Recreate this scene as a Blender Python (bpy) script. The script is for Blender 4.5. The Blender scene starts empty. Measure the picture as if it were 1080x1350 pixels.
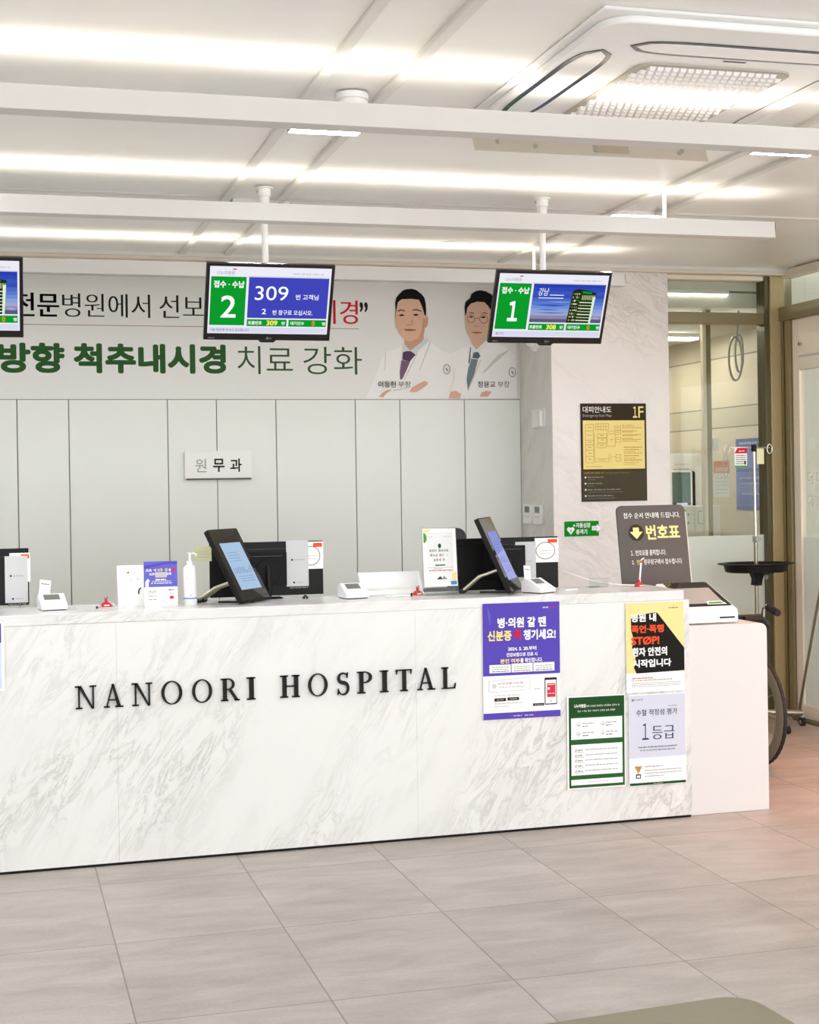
import bpy, bmesh, math, random
from mathutils import Matrix, Vector
R = math.radians
scene = bpy.context.scene
C = scene.collection
random.seed(7)

# ------------------------------------------------------------------ materials
def lin(c):
    return tuple((x / 12.92 if x <= .04045 else ((x + .055) / 1.055) ** 2.4) for x in c)

def hexc(h):
    h = h.lstrip('#')
    return tuple(int(h[i:i + 2], 16) / 255 for i in (0, 2, 4))

MATS = {}

def newmat(name):
    m = bpy.data.materials.new(name)
    m.use_nodes = True
    return m, m.node_tree.nodes, m.node_tree.links

def mat(name, h, rough=.5, metal=0., var=.05, scale=30., coat=0., bump=0., spec=.5):
    """plain procedural surface: base colour with a slight noise variation"""
    if name in MATS:
        return MATS[name]
    m, N, L = newmat(name)
    b = N['Principled BSDF']
    c = lin(hexc(h))
    tc = N.new('ShaderNodeTexCoord')
    nz = N.new('ShaderNodeTexNoise')
    nz.inputs['Scale'].default_value = scale
    nz.inputs['Detail'].default_value = 3
    L.new(tc.outputs['Object'], nz.inputs['Vector'])
    mx = N.new('ShaderNodeMix')
    mx.data_type = 'RGBA'
    mx.inputs['A'].default_value = tuple(x * (1 - var) for x in c) + (1,)
    mx.inputs['B'].default_value = tuple(min(1, x * (1 + var)) for x in c) + (1,)
    L.new(nz.outputs['Fac'], mx.inputs['Factor'])
    L.new(mx.outputs['Result'], b.inputs['Base Color'])
    b.inputs['Roughness'].default_value = rough
    b.inputs['Metallic'].default_value = metal
    b.inputs['Coat Weight'].default_value = coat
    b.inputs['Specular IOR Level'].default_value = spec
    if bump:
        bp = N.new('ShaderNodeBump')
        bp.inputs['Strength'].default_value = bump
        bp.inputs['Distance'].default_value = .002
        L.new(nz.outputs['Fac'], bp.inputs['Height'])
        L.new(bp.outputs['Normal'], b.inputs['Normal'])
    MATS[name] = m
    return m

def emit(name, h, strength=1.):
    if name in MATS:
        return MATS[name]
    m, N, L = newmat(name)
    N.remove(N['Principled BSDF'])
    e = N.new('ShaderNodeEmission')
    e.inputs['Color'].default_value = lin(hexc(h)) + (1,)
    e.inputs['Strength'].default_value = strength
    L.new(e.outputs[0], N['Material Output'].inputs['Surface'])
    MATS[name] = m
    return m

def glass(name, h, gloss=.08, alpha=0., frost='#d8e4d8', rough=.02):
    m, N, L = newmat(name)
    N.remove(N['Principled BSDF'])
    out = N['Material Output']
    tr = N.new('ShaderNodeBsdfTransparent')
    tr.inputs['Color'].default_value = lin(hexc(h)) + (1,)
    gl = N.new('ShaderNodeBsdfGlossy')
    gl.inputs['Roughness'].default_value = rough
    mx = N.new('ShaderNodeMixShader')
    fr = N.new('ShaderNodeFresnel')
    fr.inputs['IOR'].default_value = 1.45
    ad = N.new('ShaderNodeMath')
    ad.operation = 'MULTIPLY'
    ad.inputs[1].default_value = gloss * 20
    ad.use_clamp = True
    L.new(fr.outputs[0], ad.inputs[0])
    gm = N.new('ShaderNodeNewGeometry')
    fb = N.new('ShaderNodeMath')
    fb.operation = 'SUBTRACT'
    fb.inputs[0].default_value = 1
    L.new(gm.outputs['Backfacing'], fb.inputs[1])
    ab = N.new('ShaderNodeMath')
    ab.operation = 'MULTIPLY'
    L.new(ad.outputs[0], ab.inputs[0])
    L.new(fb.outputs[0], ab.inputs[1])
    L.new(ab.outputs[0], mx.inputs['Fac'])
    L.new(tr.outputs[0], mx.inputs[1])
    L.new(gl.outputs[0], mx.inputs[2])
    last = mx
    if alpha:
        df = N.new('ShaderNodeBsdfDiffuse')
        df.inputs['Color'].default_value = lin(hexc(frost)) + (1,)
        tl = N.new('ShaderNodeBsdfTranslucent')
        tl.inputs['Color'].default_value = lin(hexc(frost)) + (1,)
        m0 = N.new('ShaderNodeMixShader')
        m0.inputs['Fac'].default_value = .15
        L.new(df.outputs[0], m0.inputs[1])
        L.new(tl.outputs[0], m0.inputs[2])
        m2 = N.new('ShaderNodeMixShader')
        m2.inputs['Fac'].default_value = alpha
        L.new(mx.outputs[0], m2.inputs[1])
        L.new(m0.outputs[0], m2.inputs[2])
        last = m2
    L.new(last.outputs[0], out.inputs['Surface'])
    MATS[name] = m
    return m

def nmath(N, L, op, a, b=None, clamp=False):
    n = N.new('ShaderNodeMath')
    n.operation = op
    n.use_clamp = clamp
    for i, v in enumerate((a, b)):
        if v is None:
            continue
        if isinstance(v, (int, float)):
            n.inputs[i].default_value = v
        else:
            L.new(v, n.inputs[i])
    return n.outputs[0]

def ramp(N, L, fac, stops):
    r = N.new('ShaderNodeValToRGB')
    e = r.color_ramp.elements
    while len(e) < len(stops):
        e.new(.5)
    for x, (p, c) in zip(e, stops):
        x.position = p
        x.color = (c, c, c, 1) if isinstance(c, (int, float)) else tuple(lin(hexc(c))) + (1,)
    L.new(fac, r.inputs['Fac'])
    return r.outputs['Color']

def marble(name, base, vein, ang, plane='XZ', fine=1., amount=1., rough=.22, warm=None):
    """streaky white marble, veins running along direction ang in the wall's plane"""
    m, N, L = newmat(name)
    b = N['Principled BSDF']
    tc = N.new('ShaderNodeTexCoord')
    sp = N.new('ShaderNodeSeparateXYZ')
    L.new(tc.outputs['Object'], sp.inputs[0])
    ux = sp.outputs['X'] if plane == 'XZ' else sp.outputs['Y']
    uz = sp.outputs['Z']
    third = sp.outputs['Y'] if plane == 'XZ' else sp.outputs['X']
    ca, sa = math.cos(R(ang)), math.sin(R(ang))
    s = nmath(N, L, 'ADD', nmath(N, L, 'MULTIPLY', ux, ca), nmath(N, L, 'MULTIPLY', uz, sa))
    t = nmath(N, L, 'SUBTRACT', nmath(N, L, 'MULTIPLY', uz, ca), nmath(N, L, 'MULTIPLY', ux, sa))
    def noise(ks, kt, detail, off, dist=0., rg=.55):
        cb = N.new('ShaderNodeCombineXYZ')
        L.new(nmath(N, L, 'MULTIPLY', s, ks), cb.inputs[0])
        L.new(nmath(N, L, 'MULTIPLY', t, kt), cb.inputs[1])
        L.new(nmath(N, L, 'ADD', nmath(N, L, 'MULTIPLY', third, 2.), off), cb.inputs[2])
        n = N.new('ShaderNodeTexNoise')
        n.inputs['Scale'].default_value = 1.
        n.inputs['Detail'].default_value = detail
        n.inputs['Roughness'].default_value = rg
        n.inputs['Distortion'].default_value = dist
        L.new(cb.outputs[0], n.inputs['Vector'])
        return n.outputs['Fac']
    broad = noise(1.2 * fine, 3.6 * fine, 5, 0., .9)
    thin = noise(3.6 * fine, 13 * fine, 7, 5.3, 1.2, .64)
    mask = noise(.9 * fine, 1.7 * fine, 3, 9.1)
    ridge = nmath(N, L, 'ABSOLUTE', nmath(N, L, 'SUBTRACT', thin, .5))
    thinv = ramp(N, L, ridge, [(.0, 1.), (.035, .25), (.09, 0.)])
    streak = ramp(N, L, thin, [(.50, 0.), (.70, 1.)])
    maskv = ramp(N, L, mask, [(.47, .03), (.66, 1.)])
    broadv = ramp(N, L, broad, [(.45, 0.), (.75, 1.)])
    a = nmath(N, L, 'MULTIPLY', nmath(N, L, 'MULTIPLY', thinv, maskv), .48 * amount)
    c = nmath(N, L, 'MULTIPLY', nmath(N, L, 'MULTIPLY', streak, broadv), .36 * amount)
    d = nmath(N, L, 'MULTIPLY', broadv, .11 * amount)
    f = nmath(N, L, 'ADD', nmath(N, L, 'ADD', a, c), d, True)
    mx = N.new('ShaderNodeMix')
    mx.data_type = 'RGBA'
    mx.inputs['A'].default_value = lin(hexc(base)) + (1,)
    mx.inputs['B'].default_value = lin(hexc(vein)) + (1,)
    L.new(f, mx.inputs['Factor'])
    L.new(mx.outputs['Result'], b.inputs['Base Color'])
    b.inputs['Roughness'].default_value = rough
    MATS[name] = m
    return m

def floor_mat():
    m, N, L = newmat('stone_tile')
    b = N['Principled BSDF']
    tc = N.new('ShaderNodeTexCoord')
    sp = N.new('ShaderNodeSeparateXYZ')
    L.new(tc.outputs['Object'], sp.inputs[0])
    u = nmath(N, L, 'DIVIDE', sp.outputs['X'], .6)
    v = nmath(N, L, 'DIVIDE', sp.outputs['Y'], .7933)
    def edge(x, period):
        fr = nmath(N, L, 'FRACT', x)
        d = nmath(N, L, 'MINIMUM', fr, nmath(N, L, 'SUBTRACT', 1., fr))
        return nmath(N, L, 'MULTIPLY', d, period)
    d = nmath(N, L, 'MINIMUM', edge(u, .6), edge(v, .7933))
    grout = ramp(N, L, nmath(N, L, 'MULTIPLY', d, 100.), [(.19, 1.), (.30, 0.)])
    cell = N.new('ShaderNodeCombineXYZ')
    L.new(nmath(N, L, 'FLOOR', u), cell.inputs[0])
    L.new(nmath(N, L, 'FLOOR', v), cell.inputs[1])
    wn = N.new('ShaderNodeTexWhiteNoise')
    wn.noise_dimensions = '2D'
    L.new(cell.outputs[0], wn.inputs['Vector'])
    # clouded, slightly directional stone grain; each tile shifted on its own
    sc = N.new('ShaderNodeVectorMath')
    sc.operation = 'MULTIPLY'
    sc.inputs[1].default_value = (1.5, 4.2, 1)
    L.new(tc.outputs['Object'], sc.inputs[0])
    ad = N.new('ShaderNodeVectorMath')
    ad.operation = 'ADD'
    sh = N.new('ShaderNodeVectorMath')
    sh.operation = 'SCALE'
    sh.inputs['Scale'].default_value = 9.
    L.new(wn.outputs['Color'], sh.inputs[0])
    L.new(sc.outputs[0], ad.inputs[0])
    L.new(sh.outputs[0], ad.inputs[1])
    n1 = N.new('ShaderNodeTexNoise')
    n1.inputs['Scale'].default_value = 1.6
    n1.inputs['Detail'].default_value = 6
    n1.inputs['Roughness'].default_value = .6
    n1.inputs['Distortion'].default_value = .5
    L.new(ad.outputs[0], n1.inputs['Vector'])
    n2 = N.new('ShaderNodeTexNoise')
    n2.inputs['Scale'].default_value = 60
    n2.inputs['Detail'].default_value = 4
    L.new(tc.outputs['Object'], n2.inputs['Vector'])
    mixv = nmath(N, L, 'ADD', nmath(N, L, 'MULTIPLY', n1.outputs['Fac'], .8), nmath(N, L, 'MULTIPLY', n2.outputs['Fac'], .2))
    mixv = nmath(N, L, 'ADD', mixv, nmath(N, L, 'MULTIPLY', nmath(N, L, 'SUBTRACT', wn.outputs['Value'], .5), .05))
    col = ramp(N, L, mixv, [(.3, FLOOR_A), (.5, FLOOR_B), (.7, FLOOR_C)])
    mx = N.new('ShaderNodeMix')
    mx.data_type = 'RGBA'
    L.new(grout, mx.inputs['Factor'])
    L.new(col, mx.inputs['A'])
    mx.inputs['B'].default_value = lin(hexc('#7d7263')) + (1,)
    L.new(mx.outputs['Result'], b.inputs['Base Color'])
    b.inputs['Roughness'].default_value = .42
    b.inputs['Specular IOR Level'].default_value = .4
    bp = N.new('ShaderNodeBump')
    bp.inputs['Strength'].default_value = .15
    bp.inputs['Distance'].default_value = .003
    L.new(nmath(N, L, 'SUBTRACT', n2.outputs['Fac'], grout), bp.inputs['Height'])
    L.new(bp.outputs['Normal'], b.inputs['Normal'])
    MATS['stone_tile'] = m
    return m

# ------------------------------------------------------------------ mesh builder
_TEXT = {}

def text_geo(s, bold=0., shear=0., myeongjo=False):
    key = (s, bold, shear, myeongjo)
    if key in _TEXT:
        return _TEXT[key]
    c = bpy.data.curves.new('lettering', 'FONT')
    c.body = s
    c.size = 1.
    c.offset = min(bold, 0.)
    c.shear = shear
    c.resolution_u = 4
    o = bpy.data.objects.new('lettering', c)
    C.objects.link(o)
    dg = bpy.context.evaluated_depsgraph_get()
    dg.update()
    me = bpy.data.meshes.new_from_object(o.evaluated_get(dg))
    vs = [(v.co.x, v.co.y) for v in me.vertices]
    fs = [tuple(p.vertices) for p in me.polygons]
    bpy.data.objects.remove(o)
    bpy.data.curves.remove(c)
    bpy.data.meshes.remove(me)
    if myeongjo:            # heavier uprights than crossbars, as in a Korean serif face
        n = len(vs)
        v2, f2 = list(vs), list(fs)
        for k in (1, 2):
            v2 += [(x + .016 * k, y) for x, y in vs]
            f2 += [tuple(i + n * k for i in f) for f in fs]
        vs, fs = v2, f2
    hs = [0.] * len(vs)
    if bold > 0:            # heavier weight: copies of the glyph shifted round a small circle
        n = len(vs)
        v2, f2, hs = list(vs), list(fs), [0.] * n
        k_ = 8 if bold >= .02 else 4
        for k in range(k_):
            a = 2 * math.pi * (k + .5) / k_
            v2 += [(x + bold * math.cos(a), y + bold * math.sin(a)) for x, y in vs]
            f2 += [tuple(i + n * (k + 1) for i in f) for f in fs]
            hs += [(k + 1) * .00003] * n
        vs, fs = v2, f2
    elif myeongjo:
        m_ = len(vs) // 3
        hs = [(i // m_) * .00003 for i in range(len(vs))]
    vs = [(x, y, h) for (x, y), h in zip(vs, hs)]
    xs = [v[0] for v in vs] or [0, 1]
    ys = [v[1] for v in vs] or [0, 1]
    r = (vs, fs, (min(xs), min(ys), max(xs), max(ys)))
    _TEXT[key] = r
    return r

class MB:
    def __init__(self):
        self.v, self.f, self.m, self.mats = [], [], [], []
        self.k = 0
        self.M = Matrix.Identity(4)

    def mi(self, m):
        m = MATS[m] if isinstance(m, str) else m
        if m not in self.mats:
            self.mats.append(m)
        return self.mats.index(m)

    def add(self, vs, fs, m):
        o = len(self.v)
        k = self.mi(m)
        self.v += [tuple(self.M @ Vector(p)) for p in vs]
        self.f += [tuple(i + o for i in f) for f in fs]
        self.m += [k] * len(fs)
        return self

    def box(self, x0, y0, z0, x1, y1, z1, m):
        vs = [(x, y, z) for z in (z0, z1) for y in (y0, y1) for x in (x0, x1)]
        return self.add(vs, [(0, 2, 3, 1), (4, 5, 7, 6), (0, 1, 5, 4), (2, 6, 7, 3), (0, 4, 6, 2), (1, 3, 7, 5)], m)

    def prism(self, poly, a0, a1, m, axis='y'):
        """extrude a 2-D outline; axis y: outline in x,z; axis z: in x,y; axis x: in y,z"""
        n = len(poly)
        def p3(p, a):
            return {'y': (p[0], a, p[1]), 'z': (p[0], p[1], a), 'x': (a, p[0], p[1])}[axis]
        vs = [p3(p, a0) for p in poly] + [p3(p, a1) for p in poly]
        fs = [tuple(range(n)), tuple(range(2 * n - 1, n - 1, -1))]
        fs += [(i, i + n, (i + 1) % n + n, (i + 1) % n) for i in range(n)]
        return self.add(vs, fs, m)

    def cyl(self, p0, p1, r0, m, r1=None, n=20):
        r1 = r0 if r1 is None else r1
        p0, p1 = Vector(p0), Vector(p1)
        d = (p1 - p0).normalized()
        a = d.orthogonal().normalized()
        b = d.cross(a)
        vs = []
        for p, r in ((p0, r0), (p1, r1)):
            vs += [tuple(p + (a * math.cos(t) + b * math.sin(t)) * r) for t in (2 * math.pi * i / n for i in range(n))]
        fs = [(i, (i + 1) % n, (i + 1) % n + n, i + n) for i in range(n)]
        fs += [tuple(range(n - 1, -1, -1)), tuple(range(n, 2 * n))]
        return self.add(vs, fs, m)

    def tube(self, pts, r, m, n=10):
        pts = [Vector(p) for p in pts]
        vs, fs = [], []
        up = None
        for i, p in enumerate(pts):
            d = (pts[min(i + 1, len(pts) - 1)] - pts[max(i - 1, 0)]).normalized()
            if up is None:
                up = d.orthogonal().normalized()
            up = (up - d * up.dot(d)).normalized()
            s = d.cross(up)
            vs += [tuple(p + (up * math.cos(t) + s * math.sin(t)) * r) for t in (2 * math.pi * k / n for k in range(n))]
        for i in range(len(pts) - 1):
            fs += [(i * n + k, i * n + (k + 1) % n, (i + 1) * n + (k + 1) % n, (i + 1) * n + k) for k in range(n)]
        fs += [tuple(range(n - 1, -1, -1)), tuple(range(len(vs) - n, len(vs)))]
        return self.add(vs, fs, m)

    def lathe(self, prof, m, c=(0, 0, 0), n=28, sx=1., sy=1., cap=True):
        vs, fs = [], []
        for r, z in prof:
            vs += [(c[0] + r * sx * math.cos(2 * math.pi * k / n), c[1] + r * sy * math.sin(2 * math.pi * k / n), c[2] + z) for k in range(n)]
        for i in range(len(prof) - 1):
            fs += [(i * n + k, i * n + (k + 1) % n, (i + 1) * n + (k + 1) % n, (i + 1) * n + k) for k in range(n)]
        if cap:
            fs += [tuple(range(n - 1, -1, -1)), tuple(range(len(vs) - n, len(vs)))]
        return self.add(vs, fs, m)

    # flat printing in the local x,z plane, seen from -y; higher layers lie on top
    def depth(self, lay):
        self.k += 1         # every printed shape sits a hair above the one before
        return -lay * .0006 - (self.k % 45) * .000012

    def rect(self, x0, z0, x1, z1, m, lay=1):
        y = self.depth(lay)
        return self.add([(x0, y, z0), (x1, y, z0), (x1, y, z1), (x0, y, z1)], [(0, 1, 2, 3)], m)

    def poly(self, pts, m, lay=1):
        y = self.depth(lay)
        return self.add([(a, y, b) for a, b in pts], [tuple(range(len(pts)))], m)

    def ell(self, cx, cz, rx, rz, m, lay=1, n=24, a0=0., a1=360.):
        return self.poly([(cx + rx * math.cos(R(a0 + (a1 - a0) * i / n)), cz + rz * math.sin(R(a0 + (a1 - a0) * i / n))) for i in range(n if a1 - a0 >= 360 else n + 1)], m, lay)

    def ring(self, cx, cz, rx, rz, w, m, lay=1, n=28, a0=0., a1=360.):
        y = self.depth(lay)
        vs, fs = [], []
        for i in range(n + 1):
            t = R(a0 + (a1 - a0) * i / n)
            vs += [(cx + rx * math.cos(t), y, cz + rz * math.sin(t)), (cx + (rx - w) * math.cos(t), y, cz + (rz - w) * math.sin(t))]
        for i in range(n):
            fs.append((2 * i, 2 * i + 2, 2 * i + 3, 2 * i + 1))
        return self.add(vs, fs, m)

    def line(self, x0, z0, x1, z1, w, m, lay=1):
        d = math.hypot(x1 - x0, z1 - z0) or 1e-9
        nx, nz = -(z1 - z0) / d * w / 2, (x1 - x0) / d * w / 2
        return self.poly([(x0 - nx, z0 - nz), (x1 - nx, z1 - nz), (x1 + nx, z1 + nz), (x0 + nx, z0 + nz)], m, lay)

    def text(self, s, x0, z0, z1, m, x1=None, lay=2, bold=0., align='l', shear=0., myeongjo=False):
        vs, fs, (bx0, bz0, bx1, bz1) = text_geo(s, bold, shear, myeongjo)
        kz = (z1 - z0) / (bz1 - bz0)
        kx = kz if x1 is None else (x1 - x0) / (bx1 - bx0)
        w = (bx1 - bx0) * kx
        ox = x0 - (w / 2 if align == 'c' else w if align == 'r' else 0)
        y = self.depth(lay)
        return self.add([(ox + (a - bx0) * kx, y - h, z0 + (b - bz0) * kz) for a, b, h in vs], fs, m)

    def fine(self, x0, z0, x1, h, m, lay=2, seed=1):
        """a line of print too small in the photograph to read: broken dashes"""
        rnd = random.Random(seed)
        x = x0
        if h >= .0055:      # strokes grouped in blocks and words
            g = h * .92
            while x < x1 - g * .6:
                for _ in range(rnd.randint(2, 4)):
                    if x > x1 - g * .6:
                        break
                    for q in range(3):
                        d = h * rnd.choice((0, .12, .3))
                        self.rect(x + g * .27 * q, z0 + d * rnd.choice((0, 1)), x + g * .27 * q + g * .17, z0 + h - d, m, lay)
                    x += g
                x += g * .45
            return self
        while x < x1 - h * .5:
            w = min(rnd.uniform(1.2, 4.5) * h, x1 - x)
            self.rect(x, z0, x + w, z0 + h, m, lay)
            x += w + rnd.uniform(.35, .8) * h
        return self

    def sheet(self, x0, z0, x1, z1, t, m):
        return self.box(x0, 0, z0, x1, t, z1, m)

    def build(self, name, parent=None, loc=(0, 0, 0), rot=(0, 0, 0), bevel=0., seg=2, smooth=True, sharp=35):
        me = bpy.data.meshes.new(name)
        me.from_pydata(self.v, [], self.f)
        for m in self.mats:
            me.materials.append(m)
        for p, k in zip(me.polygons, self.m):
            p.material_index = k
            p.use_smooth = smooth
        if smooth:
            me.set_sharp_from_angle(angle=R(sharp))
        me.update()
        o = bpy.data.objects.new(name, me)
        C.objects.link(o)
        o.parent = parent
        o.location = loc
        o.rotation_euler = rot
        if bevel:
            b = o.modifiers.new('edge', 'BEVEL')
            b.width = bevel
            b.segments = seg
            b.limit_method = 'ANGLE'
            b.angle_limit = R(40)
            b.harden_normals = False
        return o

def tag(o, label, cat, group=None):
    o['label'] = label
    o['category'] = cat
    if group:
        o['group'] = group
    return o

def thing(name, label, cat, loc=(0, 0, 0), rot=(0, 0, 0), group=None):
    o = bpy.data.objects.new(name, None)
    o.empty_display_size = .1
    C.objects.link(o)
    o.location = loc
    o.rotation_euler = rot
    return tag(o, label, cat, group)

def struct(o):
    o['kind'] = 'structure'
    return o

def copy_tree(o, parent=None):
    c = o.copy()
    C.objects.link(c)
    c.parent = parent
    for ch in list(o.children):
        copy_tree(ch, c)
    return c

def rrect(x0, z0, x1, z1, r, n=6):
    pts = []
    for cx, cz, a in ((x1 - r, z0 + r, -90), (x1 - r, z1 - r, 0), (x0 + r, z1 - r, 90), (x0 + r, z0 + r, 180)):
        pts += [(cx + r * math.cos(R(a + 90 * i / n)), cz + r * math.sin(R(a + 90 * i / n))) for i in range(n + 1)]
    return pts
WORLD, EXPOSURE = 2.35, .47
SCREEN = .73

# ------------------------------------------------------------------ palette
FLOOR_A, FLOOR_B, FLOOR_C = '#958d85', '#a69e96', '#b6aea6'
floor_mat()
marble('marble_counter', '#e5e3df', '#8f8c85', 57, fine=1.0, amount=1.0)
marble('marble_top', '#e3e0dc', '#8f8c85', 20, fine=1.2, amount=.8)
marble('marble_pillar', '#eae2dc', '#9c9186', -34, fine=1.0, amount=.8)
marble('marble_pillar_side', '#e2dfda', '#8b857c', -50, plane='YZ', fine=1.0, amount=.95)
mat('wall_panel', '#e9ebe5', .42, var=.012, scale=2)
mat('wall_paint', '#e2dfd6', .6, var=.02, scale=4)
mat('groove', '#77756a', .8)
mat('ceiling_metal', '#f2f0eb', .3, var=.015, scale=3)
mat('ceiling_trim', '#e2dfd8', .35, var=.01)
mat('ceiling_dark', '#8c8473', .6)
mat('soffit_paint', '#e4d8c8', .5, var=.02, scale=3)
mat('beam_white', '#d1cdc7', .4, var=.01)
mat('white_plastic', '#f1f0ee', .35, var=.01)
mat('white_gloss', '#f4f1ee', .18, var=.005)
mat('kiosk_white', '#ddd9d5', .3, var=.005)
mat('grey_plastic', '#a9a8a2', .4)
mat('black_plastic', '#0d0c0a', .5, var=.1, spec=.25)
mat('black_matte', '#0c0b0a', .6, var=.1, spec=.2)
mat('bezel_black', '#0b090a', .18, var=.05)
mat('dark_glass', '#232019', .06, var=.02)
mat('lcd_grey', '#6f776a', .25, var=.03)
mat('letter_dark', '#1b1914', .5, var=.05, spec=.2)
mat('chrome', '#d5d3cc', .18, 1., var=.02)
mat('steel', '#a9a390', .32, 1., var=.03)
mat('bronze_frame', '#8c8060', .38, .35, var=.03)
mat('bronze_dark', '#5c553c', .4, .3, var=.03)
mat('brown_post', '#b7a578', .45, .1, var=.03)
mat('cream_frame', '#efe3d0', .4, var=.01)
mat('room_panel', '#bab09c', .45, var=.06, scale=6)
mat('room_panel_low', '#c6bba6', .45, var=.06, scale=6)
mat('bench_vinyl', '#736c56', .42, var=.04, scale=60, bump=.1)
mat('red_plastic', '#c8202c', .35)
mat('rubber', '#1c1a18', .7)
mat('tyre_grey', '#857c68', .6, var=.05)
mat('vinyl_black', '#1d1b19', .5, bump=.2)
mat('board_grey', '#615a55', .55, var=.03, spec=.2)
mat('paper', '#f4f3ef', .7, var=.01)
mat('paper_grey', '#c6c6c5', .7, var=.01, spec=.2)
mat('paper_light', '#e4e4e0', .7, var=.01, spec=.2)
mat('sticky_yellow', '#e6e3b4', .8, var=.02)
mat('grille_shade', '#b4ada0', .5)  # base plate coloured darker to deepen the shade between the dimples
mat('cable_white', '#e9e6e0', .5)
# inks
for n_, h_ in dict(ink='#26231f', ink_soft='#6d6a66', ink_pale='#a9a6a0', ink_faint='#cfccc8', ink_white='#f7f5f1', ink_green='#2f5a2c', ink_green_thin='#3c5a35',
                   ink_red='#cf2233', ink_rule='#b07a6c', purple='#5747ae', purple_deep='#4f43a4', gold='#f2dc8a', yellow='#eddb94', orange='#e8542c',
                   black_print='#191713', green_dark='#1f4a20', green_bar='#2a5c2c', lavender='#cfd1de', navy='#2e3050', trophy='#b58a3e',
                   map_dark='#372e1f', map_low='#4a4433', map_yellow='#f2dd8e', map_line='#b58a3c', aed_green='#0c8a26', board_yellow='#fbec9a', board_dark='#3e342c',
                   pink='#d8304a', pale_blue='#c5d8e6', flyer_violet='#6664c0', skyblue='#4a86cf', leaf='#4f9a46', notice_orange='#e59b62', poster_blue='#6f7bb5', poster_blue_dark='#525d9c',
                   banner='#e9e8e4', coat='#f1efec', coat_line='#d3cec6', skin='#e0b79b', skin_shade='#cf9f82', hair='#14110f', brow='#6d4d3c', eye='#2c1d18', lip='#a9654f',
                   collar='#d4d9dc', tie_purple='#7e637c', tie_purple_dark='#5b4459', tie_teal='#75878a', tie_teal_dark='#5b6c70', hand='#dcae9c', badge='#a9a69c',
                   skin_cool='#d9b49c', brass_print='#8a7a5a').items():
    mat(n_, h_, .6, var=.015, scale=40, spec=.12)
# light sources and lit screens
emit('led_strip', '#fff9ec', 9.)
emit('slot_light', '#edf5ff', 64.)
emit('fill_panel_light', '#f3f7ff', 9.)
emit('warm_lamp', '#ff8c3c', 640.)
emit('vestibule_fill_light', '#f6fbef', 2.)
emit('room_tube', '#fffbf0', 24.)
emit('transom_tube', '#fffbf0', 5.)
for n_, h_ in dict(s_white='#ecebf6', s_pale='#d9d9ee', s_green='#0b9a2c', s_blue='#4046b8', s_text='#ffffff', s_yellow='#fff36a', s_orange='#f0862a', s_grey='#8d8d99', s_grey2='#b9b9c6',
                   s_dark='#20301f', s_glow='#dff0d0', s_floor='#b9c08a', s_brown='#2e2418', s_ink='#3a4262', s_red='#d24a6a',
                   t_blue='#a9c6e2', t_ink='#5f7fa6', t_violet='#8f96d8', t_violet2='#a9aee4', t_ink2='#6d74b8', k_green='#52665a', k_dark='#2c3a34').items():
    emit(n_, h_, SCREEN)
SKY = ['#2a3fae', '#2f49b6', '#3a56bc', '#3550b4', '#4a69c4', '#5a79cc', '#6f8dd4', '#8aa0d8', '#9fa6cf', '#8d86a8', '#5c5880']
for i_, h_ in enumerate(SKY):
    emit('s_sky%d' % i_, h_, SCREEN)
glass('clear_glass', '#f2f6f0', .06)
glass('green_glass', '#f2f4f0', .07)
glass('frosted_glass', '#e8f0e8', .04, .92, '#f2f8f0')
glass('acrylic', '#f4f6f4', .06)
glass('acrylic_tint', '#efece6', .06, .06, '#e6e2da')

# ------------------------------------------------------------------ setting
H = 2.985
WALL = 3.34
b = MB(); b.box(-6, -9, -.06, 8, 7, 0, 'stone_tile')
struct(b.build('floor', smooth=False))

# ceiling: metal panels with shallow joints, lower border strip along the back, channels with trims
chan = [(-5.28, -4.98), (-3.29, -2.99), (-1.30, -1.0), (.69, .99), (2.68, 2.98), (4.67, 4.97)]
joints = [-9.0, -7.9, -6.13, -4.36, -2.59, -.82, .95, 2.72]
b = MB()
b.box(-6, -9, H + .03, 8, 2.72, H + .1, 'ceiling_dark')
edges = [-6.0] + [e for c_ in chan for e in c_] + [8.0]
for i in range(0, len(edges) - 1):
    x0, x1 = edges[i], edges[i + 1]
    if i % 2 == 1:
        b.box(x0 + .002, -9, H + .006, x1 - .002, 2.72, H + .03, 'ceiling_metal')
        continue
    for y0, y1 in zip(joints[:-1], joints[1:]):
        if y0 in (-2.59,) and x0 < 2.2 < x1:
            pass
        b.box(x0 + .003, y0 + .005, H, x1 - .003, y1 - .007, H + .03, 'ceiling_metal')
struct(b.build('ceiling', bevel=.002, seg=1))
b = MB()
b.box(-6, 2.72, 2.945, 4.74, 3.40, 3.1, 'soffit_paint')
b.box(-6, 2.70, 2.962, 4.74, 2.72, H + .02, 'ceiling_trim')
struct(b.build('ceiling_border'))
n = 0
for c0, c1 in chan[1:5]:
    for x0, x1 in ((c0 - .004, c0 + .036), (c1 - .036, c1 + .004)):
        n += 1
        b = MB(); b.box(x0, -9, H - .012, x1, 2.70, H + .008, 'ceiling_trim')
        struct(b.build('trim_%d' % n, bevel=.004))
for y in (-.82, .95):
    n += 1
    b = MB()
    for i in range(0, len(edges) - 1, 2):
        b.box(edges[i] + .01, y + .006, H - .006, edges[i + 1] - .01, y + .045, H, 'ceiling_trim')
    struct(b.build('trim_%d' % n, bevel=.002))

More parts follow.
